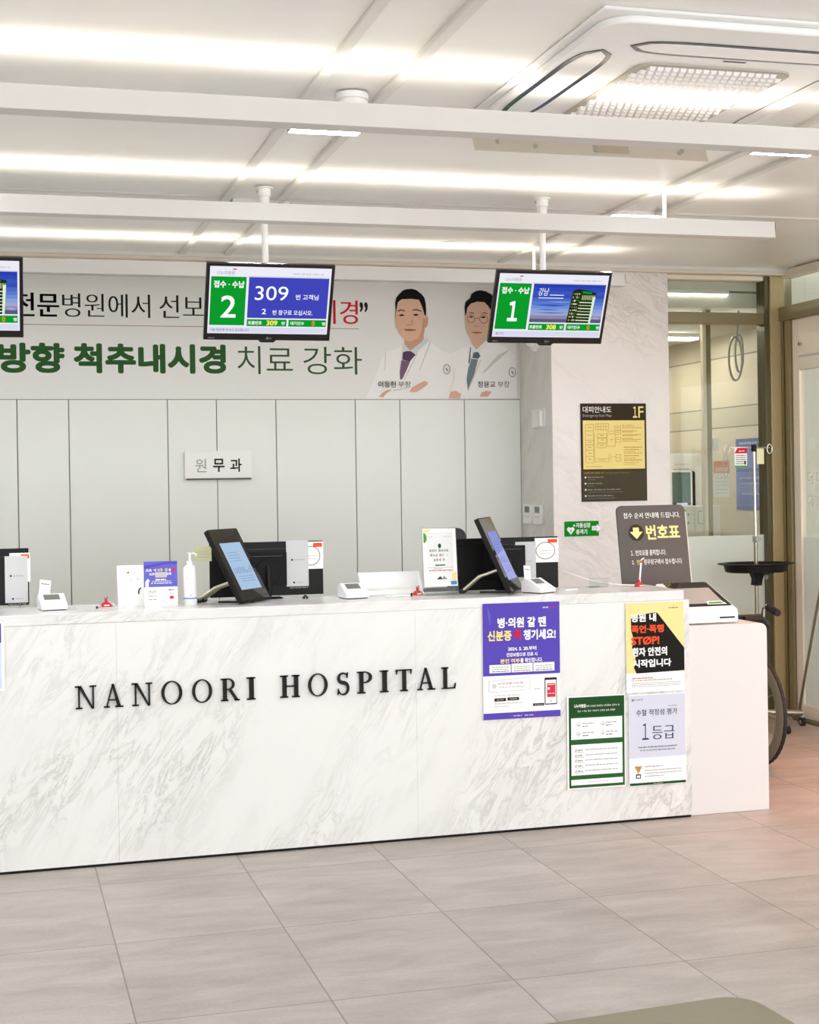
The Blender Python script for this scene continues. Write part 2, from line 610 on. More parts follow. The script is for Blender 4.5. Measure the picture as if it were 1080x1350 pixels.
# back wall: tall panels with dark joints, plain wall above
px = [-6, -5.5, -4.98, -4.4, -3.9, -3.3, -2.85, -2.3, -1.86, -1.47, -1.16, -.55, -.245, .066, .677, .988, 1.373, 1.9, 2.204, 2.652, 3.05]
b = MB()
b.box(-6, WALL + .012, 0, 3.05, WALL + .2, 3.0, 'groove')
for x0, x1 in zip(px[:-1], px[1:]):
    b.box(x0 + .003, WALL, 0, x1 - .003, WALL + .012, 2.15, 'wall_panel')
b.box(-6, WALL, 2.155, 3.05, WALL + .012, 2.945, 'wall_paint')
struct(b.build('wall_back', smooth=False))
b = MB(); b.box(-6.2, -9, 0, -6, 3.6, 3.05, 'wall_paint')
struct(b.build('wall_left', smooth=False))
# marble pillar at the end of the wall
b = MB()
b.box(3.05, 2.75, 0, 3.87, 2.76, 2.945, 'marble_pillar')
b.box(3.05, 2.7602, 0, 3.06, WALL + .2, 2.945, 'marble_pillar_side')
b.box(3.06, 2.7602, 0, 3.87, WALL + .2, 2.945, 'wall_paint')
struct(b.build('pillar', bevel=.002))

# glazed partition beside the pillar
b = MB(); b.box(3.87, 2.80, 2.625, 4.60, 2.90, 2.70, 'bronze_frame'); b.box(3.87, 2.80, 2.915, 4.60, 2.9, 2.945, 'cream_frame')
struct(b.build('trim_20', bevel=.004))
b = MB(); b.box(3.872, 2.845, 0, 4.605, 2.853, 2.62, 'green_glass'); b.box(3.872, 2.845, 2.70, 4.605, 2.853, 2.915, 'green_glass')
fr = struct(b.build('window_1', smooth=False))
b = MB(); b.box(3.872, 2.842, .02, 4.60, 2.8445, 1.215, 'frosted_glass')
struct(b.build('frosted_film', parent=fr, smooth=False))
b = MB()
b.box(4.595, 2.79, 0, 4.63, 2.90, 2.945, 'bronze_dark')
b.box(4.63, 2.775, 0, 4.735, 2.90, 2.945, 'brown_post')
b.box(4.735, 2.77, 0, 4.745, 2.785, 2.7, 'chrome')
struct(b.build('trim_21', bevel=.004))
# side wall with sliding glass door
b = MB()
b.box(4.70, 2.66, 0, 4.80, 2.765, 2.64, 'bronze_frame')
b.box(4.715, 2.715, 0, 4.70, 2.735, 2.64, 'bronze_dark')
b.box(4.69, -3.0, 2.64, 4.80, 2.79, 2.735, 'bronze_frame')
b.box(4.72, -3.0, 2.93, 4.80, 2.79, 2.985, 'cream_frame')
b.box(4.66, -3.0, 0, 4.82, 2.62, .012, 'bronze_dark')
struct(b.build('trim_22', bevel=.004))
b = MB(); b.box(4.755, -3.0, 2.735, 4.763, 2.79, 2.93, 'clear_glass')
struct(b.build('window_2', smooth=False))
b = MB()
b.box(4.72, 2.575, .012, 4.76, 2.655, 2.64, 'cream_frame')
b.box(4.72, 1.30, 2.30, 4.76, 2.575, 2.64, 'cream_frame')
b.box(4.714, 1.30, 2.385, 4.72, 2.575, 2.40, 'ink_faint')
b.box(4.72, 1.30, .012, 4.76, 2.575, .10, 'cream_frame')
b.box(4.72, 1.22, .012, 4.76, 1.30, 2.64, 'cream_frame')
door = struct(b.build('door_1', bevel=.003))
b = MB(); b.box(4.7345, 1.30, .10, 4.7365, 2.575, 1.20, 'frosted_glass')
struct(b.build('door_film', parent=door, smooth=False))
b = MB(); b.box(4.737, 1.30, .10, 4.743, 2.575, 2.30, 'green_glass')
struct(b.build('door_pane', parent=door, smooth=False))
b = MB(); b.cyl((4.72, 2.54, 2.47), (4.70, 2.54, 2.47), .012, 'chrome')
struct(b.build('lock_knob', parent=door))
b = MB()
b.M = Matrix.Translation((4.736, 2.515, 0)) @ Matrix.Rotation(R(-90), 4, 'Z')
b.text('더 나은', 0, 1.55, 1.635, 'ink_white', lay=1, bold=.02)
b.text('다가갑니다', 0, 1.40, 1.485, 'ink_white', lay=1, bold=.02)
struct(b.build('door_lettering', parent=door, smooth=False))

# lobby beyond the glass
b = MB()
b.box(5.30, 2.95, 0, 5.4, 7, 2.0, 'room_panel_low'); b.box(5.30, 2.95, 2.0, 5.4, 7, 2.01, 'groove')
b.box(5.30, 2.95, 2.01, 5.4, 7, 2.16, 'room_panel'); b.box(5.30, 2.95, 2.16, 5.4, 7, 2.17, 'groove')
b.box(5.30, 2.95, 2.17, 5.4, 7, 2.565, 'room_panel_low'); b.box(5.3, 2.95, 2.565, 5.4, 7, 2.575, 'groove')
b.box(5.30, 2.95, 2.575, 5.4, 7, 3.0, 'room_panel')
struct(b.build('wall_lobby', smooth=False))
b = MB(); b.box(3.0, 7, 0, 5.4, 7.1, 3.0, 'room_panel')
struct(b.build('wall_lobby_end', smooth=False))
b = MB(); b.box(3.0, 3.55, 0, 3.1, 7, 3.0, 'room_panel')
struct(b.build('wall_lobby_inner', smooth=False))
b = MB(); b.box(3.0, 2.95, 2.75, 5.4, 7, 2.85, 'wall_paint'); b.box(3.0, 2.9, 2.86, 5.4, 7, 3.0, 'wall_paint')
struct(b.build('ceiling_lobby', smooth=False))
b = MB(); b.box(4.80, 2.79, 0, 8, 2.93, 3.0, 'wall_paint')
struct(b.build('wall_vestibule', smooth=False))
b = MB(); b.box(6.6, 1.2, 0, 6.7, 2.79, 3.05, 'wall_paint')  # unseen wall added to block world light from the vestibule
struct(b.build('wall_light_block', smooth=False))
b = MB(); b.box(4.285, 3.08, 0, 4.31, 3.12, 2.75, 'cream_frame'); b.box(4.31, 3.08, 0, 4.345, 3.12, 2.75, 'bronze_frame')
struct(b.build('trim_23', bevel=.003))

# ------------------------------------------------------------------ ceiling fittings
def beam(y, label):
    t = thing('light_beam', label, 'beam', (0, y, 2.765), group='hanging linear beams')
    b = MB()
    b.prism([(0, 0), (.085, 0), (.085, .077), (.079, .077), (.079, .03), (.006, .03), (.006, .077), (0, .077)], -5.9, 3.29, 'beam_white', axis='x')
    b.box(3.284, 0, .028, 3.29, .085, .077, 'beam_white')
    b.build('channel', t, bevel=.0015, seg=1)
    b = MB(); b.box(-5.88, .022, .031, 3.27, .063, .048, 'led_strip')
    b.build('led_strip', t, smooth=False)
    for x in (-4.6, -2.2, -.62, 2.72):
        b = MB()
        b.cyl((x, .0425, .03), (x, .0425, H - 2.765), .009, 'white_plastic', n=14)
        b.cyl((x, .0425, H - 2.765 - .006), (x, .0425, H - 2.765), .02, 'white_plastic', n=18)
        b.build('hanger_rod', t)
    return t
beam(-1.40, 'long white hanging beam crossing just under the air conditioner')
beam(.35, 'middle white hanging beam that ends in mid air above the ticket machine')
beam(2.12, 'white hanging beam in front of the top of the printed banner')

def slot(x, y, label):
    t = thing('ceiling_light', label, 'ceiling light', (x, y, H), group='short linear ceiling lights')
    b = MB()
    b.box(0, 0, -.014, .28, .012, .008, 'white_plastic'); b.box(0, .098, -.014, .28, .11, .008, 'white_plastic')
    b.box(0, .012, -.014, .004, .098, .008, 'white_plastic'); b.box(.276, .012, -.014, .28, .098, .008, 'white_plastic')
    b.build('frame', t, bevel=.002)
    b = MB(); b.box(.005, .012, -.013, .275, .098, -.002, 'slot_light')
    b.build('diffuser', t, smooth=False)
slot(.735, -.51, 'short bright ceiling light under the beam by the round detector')
slot(2.715, -.54, 'short bright ceiling light next to the air conditioner, behind the nearest beam')
slot(.745, 1.02, 'short bright ceiling light over the middle beam, crossed by a white pole')
slot(2.715, .97, 'short bright ceiling light over the middle beam next to the thin hanger rod')
slot(-1.26, -.51, 'added linear ceiling light outside the frame near beam one')  # this and the next are unseen, added because the lighting needs them
slot(-1.26, 1.02, 'added linear ceiling light outside the frame behind the middle beam')
for o in list(C.objects):
    if o.name.startswith('ceiling_light') and 'outside the frame' in o.get('label', ''):
        o['label'] = 'unseen short linear ceiling light added to light the room'
        o['group'] = 'added unseen ceiling lights'

def fill_panel(x, y):  # unseen panels added as general fill light for the room
    t = thing('fill_light_panel', 'unseen square white light panel added as fill over the waiting area', 'ceiling light', (x, y, H), group='added fill light panels')
    b = MB(); b.box(-.32, -.32, -.016, .32, .32, -.002, 'white_plastic')
    b.build('frame', t, bevel=.003)
    b = MB(); b.box(-.29, -.29, -.02, .29, .29, -.0165, 'fill_panel_light')
    b.build('diffuser', t, smooth=False)
for y in (-3.3, -5.2, -7.4):
    for x in (-3.9, -2.0, -.05, 1.85, 3.8):
        fill_panel(x, y)
for x in (-3.6, -1.9, -1.0):
    fill_panel(x, -.1)
for x, y in ((4.05, .30), (4.3, .95), (4.2, -1.2)):
    t = thing('downlight', 'round warm ceiling downlight by the side door, out of the photo', 'ceiling light', (x, y, H), group='warm downlights out of the photo')
    b = MB()
    b.lathe([(.080, -.012), (.080, -.15), (.088, -.15), (.088, 0), (.001, 0), (.001, -.012), (.080, -.012)], 'white_plastic', cap=False); b.build('can', t)
    b = MB(); b.lathe([(0, -.024), (.06, -.024), (.06, -.0125), (0, -.0125)], 'warm_lamp'); b.build('lens', t)

# air conditioner cassette
t = thing('ceiling_air_conditioner', 'square white ceiling air conditioner with a dimpled grille', 'air conditioner', (1.345, -2.09, H))
AW, AD = 1.11, 1.24
b = MB()
b.box(0, 0, -.012, AW, AD, 0, 'white_plastic')
b.prism([(x, y) for x, y in rrect(.03, .03, AW - .03, AD - .03, .10, 8)], -.036, -.012, 'white_plastic', axis='z')
b.build('panel', t, bevel=.006)
def capsule(cx, cy, lx, ly, name, gap=True):
    """louvre flap with pointed-oval ends, black gap round it"""
    n_ = 10
    pts, pts2 = [], []
    L_, W_ = max(lx, ly), min(lx, ly)
    for k in range(2 * n_ + 1):
        s_ = -1 + k / n_
        w = W_ / 2 * min(1., (1 - abs(s_) ** 6) ** .5)
        pts.append((s_ * L_ / 2, w))
    prof = pts + [(a, -w) for a, w in reversed(pts[1:-1])]
    def place(sc, dz0, dz1, m):
        p_ = [(a * (L_ + 2 * sc) / L_, w * (W_ + 2 * sc) / W_) for a, w in prof]
        p_ = [(cx + (a if lx > ly else w), cy + (w if lx > ly else a)) for a, w in p_]
        b_ = MB(); b_.prism(p_, dz0, dz1, m, axis='z')
        return b_
    f_ = place(0, -.040, -.034, 'white_gloss').build(name, t, bevel=.002, seg=1)
    g_ = place(.019 if gap else .003, -.0385, -.033, 'bezel_black' if gap else 'ceiling_dark').build('gap', f_, smooth=False)
capsule(.125, .74, .10, .84, 'louver')
capsule(.60, .245, .78, .10, 'louver')
capsule(1.02, .74, .06, .84, 'louver', False)
capsule(.60, 1.19, .78, .05, 'louver', False)
b = MB()
gx0, gx1, gy0, gy1 = .30, .86, .40, 1.14
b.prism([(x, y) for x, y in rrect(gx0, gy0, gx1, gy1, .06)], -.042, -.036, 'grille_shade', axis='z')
nx, ny = 19, 16
for j in range(ny):
    for i in range(nx):
        cx = gx0 + .02 + (gx1 - gx0 - .04) * (i + .5 * (j % 2) + .25) / nx
        cy = gy0 + .02 + (gy1 - gy0 - .04) * (j + .5) / ny
        if (i in (0, nx - 1)) and (j in (0, ny - 1)):
            continue
        dx, dy = .0115, .0165
        b.add([(cx - dx, cy - dy, -.042), (cx + dx, cy - dy, -.042), (cx + dx, cy + dy, -.042), (cx - dx, cy + dy, -.042),
               (cx - dx * .7, cy - dy * .45, -.053), (cx + dx * .7, cy - dy * .45, -.053), (cx + dx * .7, cy + dy * .6, -.052), (cx - dx * .7, cy + dy * .6, -.052)],
              [(4, 7, 6, 5), (0, 4, 5, 1), (1, 5, 6, 2), (2, 6, 7, 3), (3, 7, 4, 0)], 'white_gloss')
b.build('grille', t, smooth=False)
b = MB(); b.box(.56, .335, -.0375, .64, .345, -.036, 'ink_soft'); b.build('badge', t, smooth=False)
# wind deflector under the far edge of the cassette
b = MB()
b.box(0, 0, 0, .98, .006, .055, 'acrylic_tint')
for x in (.25, .5, .86):
    b.cyl((x, -.004, .028), (x, .0, .028), .010, 'grey_plastic', n=12)
b.box(.49, -.003, .012, .64, .0, .045, 'acrylic_tint')
for x in (.1, .88):
    b.box(x - .006, .0062, .04, x + .006, .012, H - 2.87, 'acrylic_tint')
tag(b.build('wind_deflector', loc=(1.40, -.72, 2.87), rot=(R(-25), 0, 0)), 'flat clear plastic wind deflector hanging under the edge of the air conditioner', 'deflector')

b = MB(); b.lathe([(.0, -.05), (.05, -.05), (.056, -.046), (.056, -.03), (.05, -.028), (.05, -.024), (.058, -.022), (.058, 0), (0, 0)], 'white_plastic')
tag(b.build('smoke_detector', loc=(.86, -.97, H)), 'white round two-ring detector on the ceiling above the nearest beam', 'detector')
b = MB(); b.lathe([(0, -.012), (.085, -.012), (.10, -.006), (.10, 0), (0, 0)], 'white_plastic')
tag(b.build('ceiling_speaker', loc=(2.21, 2.10, H)), 'flat white round ceiling speaker behind the pole of display one', 'speaker')
b = MB(); b.lathe([(0, -.01), (.03, -.012), (.036, -.004), (.036, 0), (0, 0)], 'grey_plastic')
tag(b.build('ceiling_sensor', loc=(.463, 1.127, H)), 'small grey round sensor on the ceiling over the middle beam', 'sensor')

# ------------------------------------------------------------------ queue displays
SW, SH = .56, .318
def screen(kind, num):
    b = MB()
    U = lambda u: -SW / 2 + SW * u
    V = lambda v: SH / 2 - SH * v
    def rc(u0, v0, u1, v1, m, lay=1):
        b.rect(U(u0), V(v1), U(u1), V(v0), m, lay)
    def tx(s, u0, v0, u1, v1, m, lay=3, **k):
        b.text(s, U(u0), V(v1), V(v0), m, x1=U(u1), lay=lay, **k)
    rc(0, 0, 1, 1, 's_white')
    tx('나누리병원', .055, .065, .20, .125, 's_grey')
    rc(.185, .03, .215, .048, 's_red', 2)
    b.fine(U(.68), V(.105), U(.94), SH * .03, 's_grey2', 2, 5)
    rc(.305, .135, .985, .142, 's_grey2', 2)
    rc(.012, .15, .30, .875, 's_green', 2)
    tx('접수 · 수납', .035, .21, .285, .315, 's_text', bold=.03)
    if num == '2':
        tx('2', .10, .43, .225, .76, 's_text', bold=.012)
    else:
        tx({'1': '１', '3': '3'}[num], .115, .43, .205, .75, 's_text', bold=.03)
    if kind == 'call':
        rc(.32, .15, .985, .76, 's_blue', 2)
        tx('309', .375, .28, .65, .49, 's_text', bold=.0)
        tx('번 고객님', .715, .395, .905, .475, 's_text', bold=.015)
        tx('2', .44, .62, .475, .70, 's_text', bold=.015)
        tx('번 창구로 오십시오.', .53, .635, .865, .71, 's_text', bold=.015)
    else:
        n_ = len(SKY)
        for i in range(n_):
            rc(.32, .15 + .61 * i / n_, .985, .15 + .61 * (i + 1) / n_, 's_sky%d' % i, 2)
        for u0, v0, u1, v1, m in ((.34, .47, .66, .505, 's_sky2'), (.45, .42, .72, .44, 's_sky7'), (.36, .54, .60, .57, 's_sky5'), (.88, .66, .985, .70, 's_sky8'), (.33, .60, .68, .615, 's_sky3')):
            b.poly([(U(u0), V((v0 + v1) / 2)), (U(u0 * .6 + u1 * .4), V(v0)), (U(u1), V((v0 + v1) / 2 - .004)), (U(u0 * .4 + u1 * .6), V(v1))], m, 3)
        tx('강남', .37, .215, .465, .335, 's_text', lay=4, shear=.2)
        rc(.475, .318, .605, .328, 's_text', 4); rc(.375, .365, .605, .375, 's_text', 4)
        P = lambda pts, m, lay=4: b.poly([(U(x), V(y)) for x, y in pts], m, lay)
        P([(.66, .76), (.685, .25), (.735, .215), (.80, .235), (.905, .275), (.90, .35), (.885, .76)], 's_dark')
        P([(.665, .755), (.69, .26), (.735, .235), (.765, .25), (.745, .755)], 's_brown', 5)
        rnd = random.Random(3)
        for k in range(9):
            v = .28 + k * .052
            for j in range(4):
                u = .692 - k * .002 + j * .017
                rc(u, v + rnd.uniform(0, .012), u + rnd.uniform(.006, .013), v + rnd.uniform(.02, .036), rnd.choice(('s_glow', 's_floor', 's_green')), 6)
        for k in range(7):
            v = .42 + k * .048
            P([(.757 - k * .002, v), (.893 - k * .003, v + .006), (.893 - k * .003, v + .02), (.757 - k * .002, v + .016)], 's_floor' if k % 2 else 's_glow', 6)
        for k in range(8):
            u = .775 + k * .016
            rc(u, .315, u + .009, .39, 's_floor', 6)
        P([(.775, .25), (.86, .265), (.86, .295), (.775, .285)], 's_green', 6)
        P([(.875, .34), (.90, .34), (.885, .76), (.868, .76)], 's_glow', 6)
    rc(.32, .78, .652, .885, 's_green', 2)
    rc(.668, .78, .985, .885, 's_green', 2)
    tx('호출번호', .33, .805, .445, .86, 's_text', bold=.02)
    tx('309' if kind == 'call' else '308', .485, .795, .575, .87, 's_yellow', bold=.03)
    tx('번', .61, .81, .637, .86, 's_text', bold=.02)
    tx('대기인수', .685, .805, .80, .86, 's_text', bold=.02)
    tx('0', .865, .795, .89, .87, 's_orange', bold=.03)
    tx('명', .952, .81, .978, .86, 's_text', bold=.02)
    rc(.01, .905, .99, .985, 's_pale', 2)
    if num == '2':
        tx('9월 방문해 주셔서 감사합니다', .03, .925, .34, .965, 's_ink')
    else:
        tx('합니다', .03, .925, .10, .965, 's_ink')
    return b
TILT = R(25)
def display(px_, kind, num, label):
    t = thing('queue_display', label, 'display', (px_, .72, 2.447), group='queue number displays')
    F = Matrix.Translation((0, -.095, 0)) @ Matrix.Rotation(TILT, 4, 'X')
    b = MB(); b.M = F
    w, h0, h1 = .296, -.192, .174
    b.box(-w, 0, h0, w, .022, h1, 'bezel_black')
    b.box(-.2, .022, -.13, .2, .045, .12, 'black_plastic')
    b.prism([(-.045, -.19), (-.03, -.203), (.03, -.203), (.045, -.19)], 0, .02, 'bezel_black')
    hs = b.build('housing', t, bevel=.003)
    b = screen(kind, num)
    b.M = Matrix.Identity(4)
    s = b.build('screen', t, smooth=False)
    s.matrix_local = F @ Matrix.Translation((0, -.0008, .0))
    b = MB(); b.M = F
    b.ring(0, -.181, .0055, .0055, .0015, 'ink_pale', 1); b.text('LG', .008, -.1845, -.178, 'ink_pale', lay=1)
    b.build('maker_mark', t, smooth=False)
    b = MB(); b.M = F; b.rect(-.275, -.184, -.245, -.179, 'ink_soft', 1)
    b.build('corner_mark', t, smooth=False)
    b = MB()
    b.cyl((0, 0, .02), (0, 0, H - 2.447 - .05), .0155, 'white_plastic', n=20)
    b.build('pole', t)
    b = MB()
    b.lathe([(.019, -.10), (.024, -.10), (.024, -.045), (.030, -.04), (.030, -.008), (.042, -.006), (.042, 0), (.019, 0)], 'white_plastic', (0, 0, H - 2.447))
    b.cyl((-.036, 0, H - 2.447 - .02), (-.026, 0, H - 2.447 - .02), .005, 'chrome', n=10)
    b.build('ceiling_socket', t)
    b = MB(); b.box(-.04, -.05, -.03, .04, -.0175, .03, 'black_plastic'); b.box(-.02, -.03, -.02, .02, .012, .05, 'black_plastic')
    b.build('bracket', t, bevel=.003)
    return t
display(.845, 'call', '2', 'black queue display reading 309 on blue beside a green number 2')
display(2.222, 'photo', '1', 'black queue display with a green number 1 beside a lit tower picture')
display(-.545, 'photo', '3', 'black queue display cut off by the photo edge, only part of a tower showing')
for x, y in ((5.7, 1.9), (5.7, .2)):  # unseen lamps added to brighten the space behind the side door glass
    t = thing('ceiling_lamp', 'unseen square lamp added to light the vestibule beyond the side door', 'ceiling light', (x, y, H), group='added vestibule lamps')
    b = MB(); b.box(-.3, -.3, -.016, .3, .3, -.002, 'white_plastic'); b.build('frame', t, bevel=.003)
    b = MB(); b.box(-.28, -.28, -.02, .28, .28, -.0165, 'vestibule_fill_light'); b.build('diffuser', t, smooth=False)

# ------------------------------------------------------------------ printed banner on the back wall
D1={"coat":[1971,2157,2002,2223,2047,2324,2079,2407,2107,2461,2166,2482,2234,2509,2270,2474,2390,2559,2418,2542,2457,2503,2507,2473,2557,2459,2575,2429,2581,2375,2570,2285,2547,2206,2543,2157],"collar":[2234,2527,2225,2500,2224,2459,2270,2471,2307,2447,2413,2545,2390,2563,2327,2510,2277,2474],"neck":[2238,2557,2240,2515,2274,2474,2333,2504,2376,2558,2372,2588],"face":[2183,2740,2175,2699,2178,2657,2182,2628,2201,2592,2229,2557,2253,2540,2284,2537,2318,2541,2352,2555,2375,2582,2383,2630,2392,2702,2369,2791,2338,2818,2214,2815,2189,2794],"ear":[2386,2705,2398,2708,2407,2690,2402,2648,2392,2629,2382,2630],"shade":[2370,2690,2386,2684,2383,2630,2373,2582,2349,2555,2318,2541,2284,2537,2334,2558,2359,2606],"hair":[2178,2687,2182,2734,2180,2788,2188,2824,2209,2848,2234,2872,2258,2881,2296,2885,2327,2877,2363,2851,2382,2827,2390,2792,2393,2750,2392,2709,2381,2711,2371,2749,2359,2782,2344,2813,2288,2818,2226,2814,2198,2794,2187,2740],"brow1":[2196,2738,2219,2748,2249,2739,2247,2733,2219,2739,2199,2730],"brow2":[2296,2745,2324,2752,2362,2740,2361,2734,2324,2743,2298,2739],"eye1":[2203,2706,2222,2716,2243,2710,2237,2704,2212,2702],"eye2":[2299,2711,2321,2720,2339,2714,2333,2707,2311,2706],"nose":[2253,2648,2273,2653,2298,2650,2300,2643,2276,2638,2253,2642],"nose2":[2293,2701,2303,2659,2300,2649,2287,2659],"mouth":[2237,2616,2273,2619,2322,2615,2316,2608,2276,2604,2245,2607],"knot":[2227,2462,2252,2472,2283,2471,2315,2448,2276,2405,2223,2414],"tie":[2217,2411,2279,2407,2250,2343,2221,2286,2206,2283,2205,2337],"hand1":[2266,2200,2285,2230,2329,2254,2373,2275,2397,2266,2391,2248,2353,2221,2316,2200],"hand2":[2059,2170,2081,2194,2112,2212,2149,2218,2137,2209,2106,2188,2087,2164],"fold1":[2326,2463,2332,2460,2236,2280,2230,2280],"fold2":[2418,2542,2424,2535,2343,2343,2337,2343],"fold3":[2161,2215,2248,2230,2254,2226,2161,2207],"fold4":[2107,2461,2113,2461,2105,2342,2101,2342]}  # figure outlines traced in image pixels, converted offline to wall-plane millimetres
D2={"coat":[2518,2158,2544,2195,2576,2255,2584,2345,2548,2456,2624,2486,2700,2517,2738,2485,2809,2543,2891,2534,2955,2499,3009,2451,3021,2408,3021,2158],"collar":[2704,2529,2712,2472,2689,2394,2682,2394,2725,2466,2763,2464,2828,2534,2809,2549,2738,2486],"lapel":[2695,2502,2680,2391,2689,2397,2702,2499],"neck":[2701,2562,2707,2526,2735,2486,2763,2500,2812,2540,2812,2576],"face":[2666,2749,2663,2694,2666,2634,2677,2592,2701,2556,2732,2533,2764,2532,2796,2541,2818,2561,2838,2612,2849,2709,2844,2770,2800,2808,2705,2803],"hair":[2662,2715,2660,2772,2667,2803,2699,2830,2709,2858,2738,2877,2770,2884,2808,2879,2852,2857,2871,2831,2873,2752,2844,2751,2825,2781,2800,2805,2749,2807,2705,2794,2680,2767,2669,2715],"brow1":[2680,2728,2701,2738,2726,2730,2723,2724,2700,2731],"brow2":[2767,2727,2793,2736,2821,2732,2821,2726,2792,2729],"eye1":[2687,2704,2703,2710,2725,2704,2703,2698],"eye2":[2770,2702,2792,2710,2811,2704,2792,2696],"nose":[2718,2646,2737,2650,2766,2646,2762,2640,2737,2637,2720,2640],"mouth":[2708,2603,2740,2606,2781,2603,2774,2596,2739,2593,2714,2596],"knot":[2718,2466,2750,2470,2766,2443,2749,2424,2708,2430],"tie":[2705,2423,2749,2421,2722,2322,2673,2213,2666,2285,2679,2358],"hand1":[2543,2171,2553,2204,2588,2210,2625,2189,2619,2159,2543,2159],"hand2":[2758,2171,2771,2198,2803,2210,2841,2204,2815,2171],"fold1":[2890,2450,2968,2487,2971,2482,2786,2328,2780,2331],"fold2":[2765,2418,2772,2418,2679,2207,2674,2207]}
def pts(l):
    return [(l[i] / 1000, l[i + 1] / 1000) for i in range(0, len(l), 2)]
b = MB()
b.sheet(-4.2, 2.153, 3.03, 2.935, .007, 'banner')
b.text('전문', -.254, 2.665, 2.812, 'ink', x1=.019, lay=1, myeongjo=True, bold=.008)
b.text('병원에서', .037, 2.665, 2.812, 'ink', x1=.578, lay=1, myeongjo=True, bold=-.012)
b.text('선보이', .635, 2.665, 2.812, 'ink', x1=1.054, lay=1, myeongjo=True, bold=-.012)
b.text('는 내', 1.09, 2.665, 2.812, 'ink', x1=1.60, lay=1, myeongjo=True, bold=-.012)
b.text('시경', 1.653, 2.645, 2.80, 'ink_red', x1=1.927, lay=1, myeongjo=True, bold=-.004)
b.text('”', 1.938, 2.725, 2.79, 'ink', x1=1.994, lay=1, bold=.02)
b.rect(-3.5, 2.613, 1.93, 2.617, 'ink_rule')
b.text('양', -.59, 2.315, 2.503, 'ink_green', x1=-.40, lay=1, bold=.05)
b.text('방향', -.354, 2.315, 2.503, 'ink_green', x1=.046, lay=1, bold=.045)
b.text('척추내시경', .101, 2.315, 2.503, 'ink_green', x1=1.053, lay=1, bold=.045)
b.text('치료', 1.126, 2.315, 2.495, 'ink_green_thin', x1=1.487, lay=1, bold=-.004)
b.text('강화', 1.557, 2.315, 2.495, 'ink_green_thin', x1=1.948, lay=1, bold=-.004)
for D, knot, tie in ((D1, 'tie_purple_dark', 'tie_purple'), (D2, 'tie_teal_dark', 'tie_teal')):
    sk = 'skin' if D is D1 else 'skin_cool'
    o = 1 if D is D1 else 8
    b.poly(pts(D['coat']), 'coat', o)
    for k in ('fold1', 'fold2', 'fold3', 'fold4'):
        if k in D:
            b.poly(pts(D[k]), 'coat_line', o + 1)
    b.poly(pts(D['neck']), 'skin_shade' if D is D1 else 'skin_cool', o + 1)
    b.poly(pts(D['collar']), 'collar' if D is D1 else 'banner', o + 2)
    if 'lapel' in D:
        b.poly(pts(D['lapel']), 'tie_teal_dark', o + 3)
    if 'ear' in D:
        b.poly(pts(D['ear']), 'skin_shade', o + 2)
    b.poly(pts(D['face']), sk, o + 3)
    if 'shade' in D:
        b.poly(pts(D['shade']), 'skin_shade', o + 4)
        b.poly(pts(D['nose2']), 'skin_shade', o + 4)
    for k, m in (('nose', 'skin_shade'), ('mouth', 'lip'), ('brow1', 'brow'), ('brow2', 'brow'), ('eye1', 'eye'), ('eye2', 'eye')):
        b.poly(pts(D[k]), m, o + 5)
    b.poly(pts(D['hair']), 'hair', o + 5)
    b.poly(pts(D['tie']), tie, o + 4)
    b.poly(pts(D['knot']), knot, o + 5)
    b.poly(pts(D['hand1']), 'hand', o + 5)
    b.poly(pts(D['hand2']), 'hand', o + 5)
b.ring(2.529, 2.353, .026, .034, .006, 'badge', 7); b.ell(2.526, 2.356, .006, .010, 'badge', 7); b.ell(2.535, 2.346, .006, .008, 'badge', 7)
b.ring(2.991, 2.335, .026, .034, .006, 'badge', 14); b.ell(2.989, 2.338, .006, .010, 'badge', 14); b.ell(2.997, 2.328, .006, .008, 'badge', 14)
b.ring(2.703, 2.692, .028, .028, .0035, 'brow', 14); b.ring(2.793, 2.69, .030, .028, .0035, 'brow', 14); b.line(2.73, 2.695, 2.764, 2.694, .0035, 'brow', 14)
b.text('이동현', 2.055, 2.230, 2.272, 'ink', x1=2.175, lay=15, bold=.012)
b.text('부장', 2.192, 2.230, 2.272, 'ink', x1=2.278, lay=15, bold=-.008)
b.text('정윤교', 2.744, 2.232, 2.274, 'ink', x1=2.868, lay=15, bold=.012)
b.text('부장', 2.885, 2.232, 2.274, 'ink', x1=2.97, lay=15, bold=-.008)
tag(b.build('wall_banner', loc=(0, WALL - .0075, 0), smooth=False), 'wide printed banner with green lettering and two doctors in white coats', 'banner')

# department sign: clear plate standing off the panels
t = thing('department_sign', 'small white sign with black lettering and a dark rail on the panelled wall', 'sign', (.779, WALL, 1.638))
b = MB(); b.sheet(0, .012, .429, .185, .006, 'paper'); b.build('plate', t, (0, -.022, 0), smooth=False)
b = MB(); b.rect(.008, 0, .42, .010, 'ink_soft', 0); b.box(.006, 0, 0, .422, .004, .011, 'bronze_dark'); b.build('rail', t, (0, -.026, 0), smooth=False)
b = MB()
b.text('원', .066, .05, .135, 'ink_pale', x1=.135, lay=1, bold=.006)
b.text('무', .178, .05, .135, 'ink', x1=.252, lay=1, bold=.02)
b.text('과', .288, .05, .135, 'ink', x1=.362, lay=1, bold=.02)
b.build('lettering', t, (0, -.0222, 0), smooth=False)
b = MB()
for x in (.03, .40):
    b = MB(); b.cyl((x, -.016, .10), (x, -.0005, .10), .006, 'chrome', n=10)
    b.build('standoff', t)

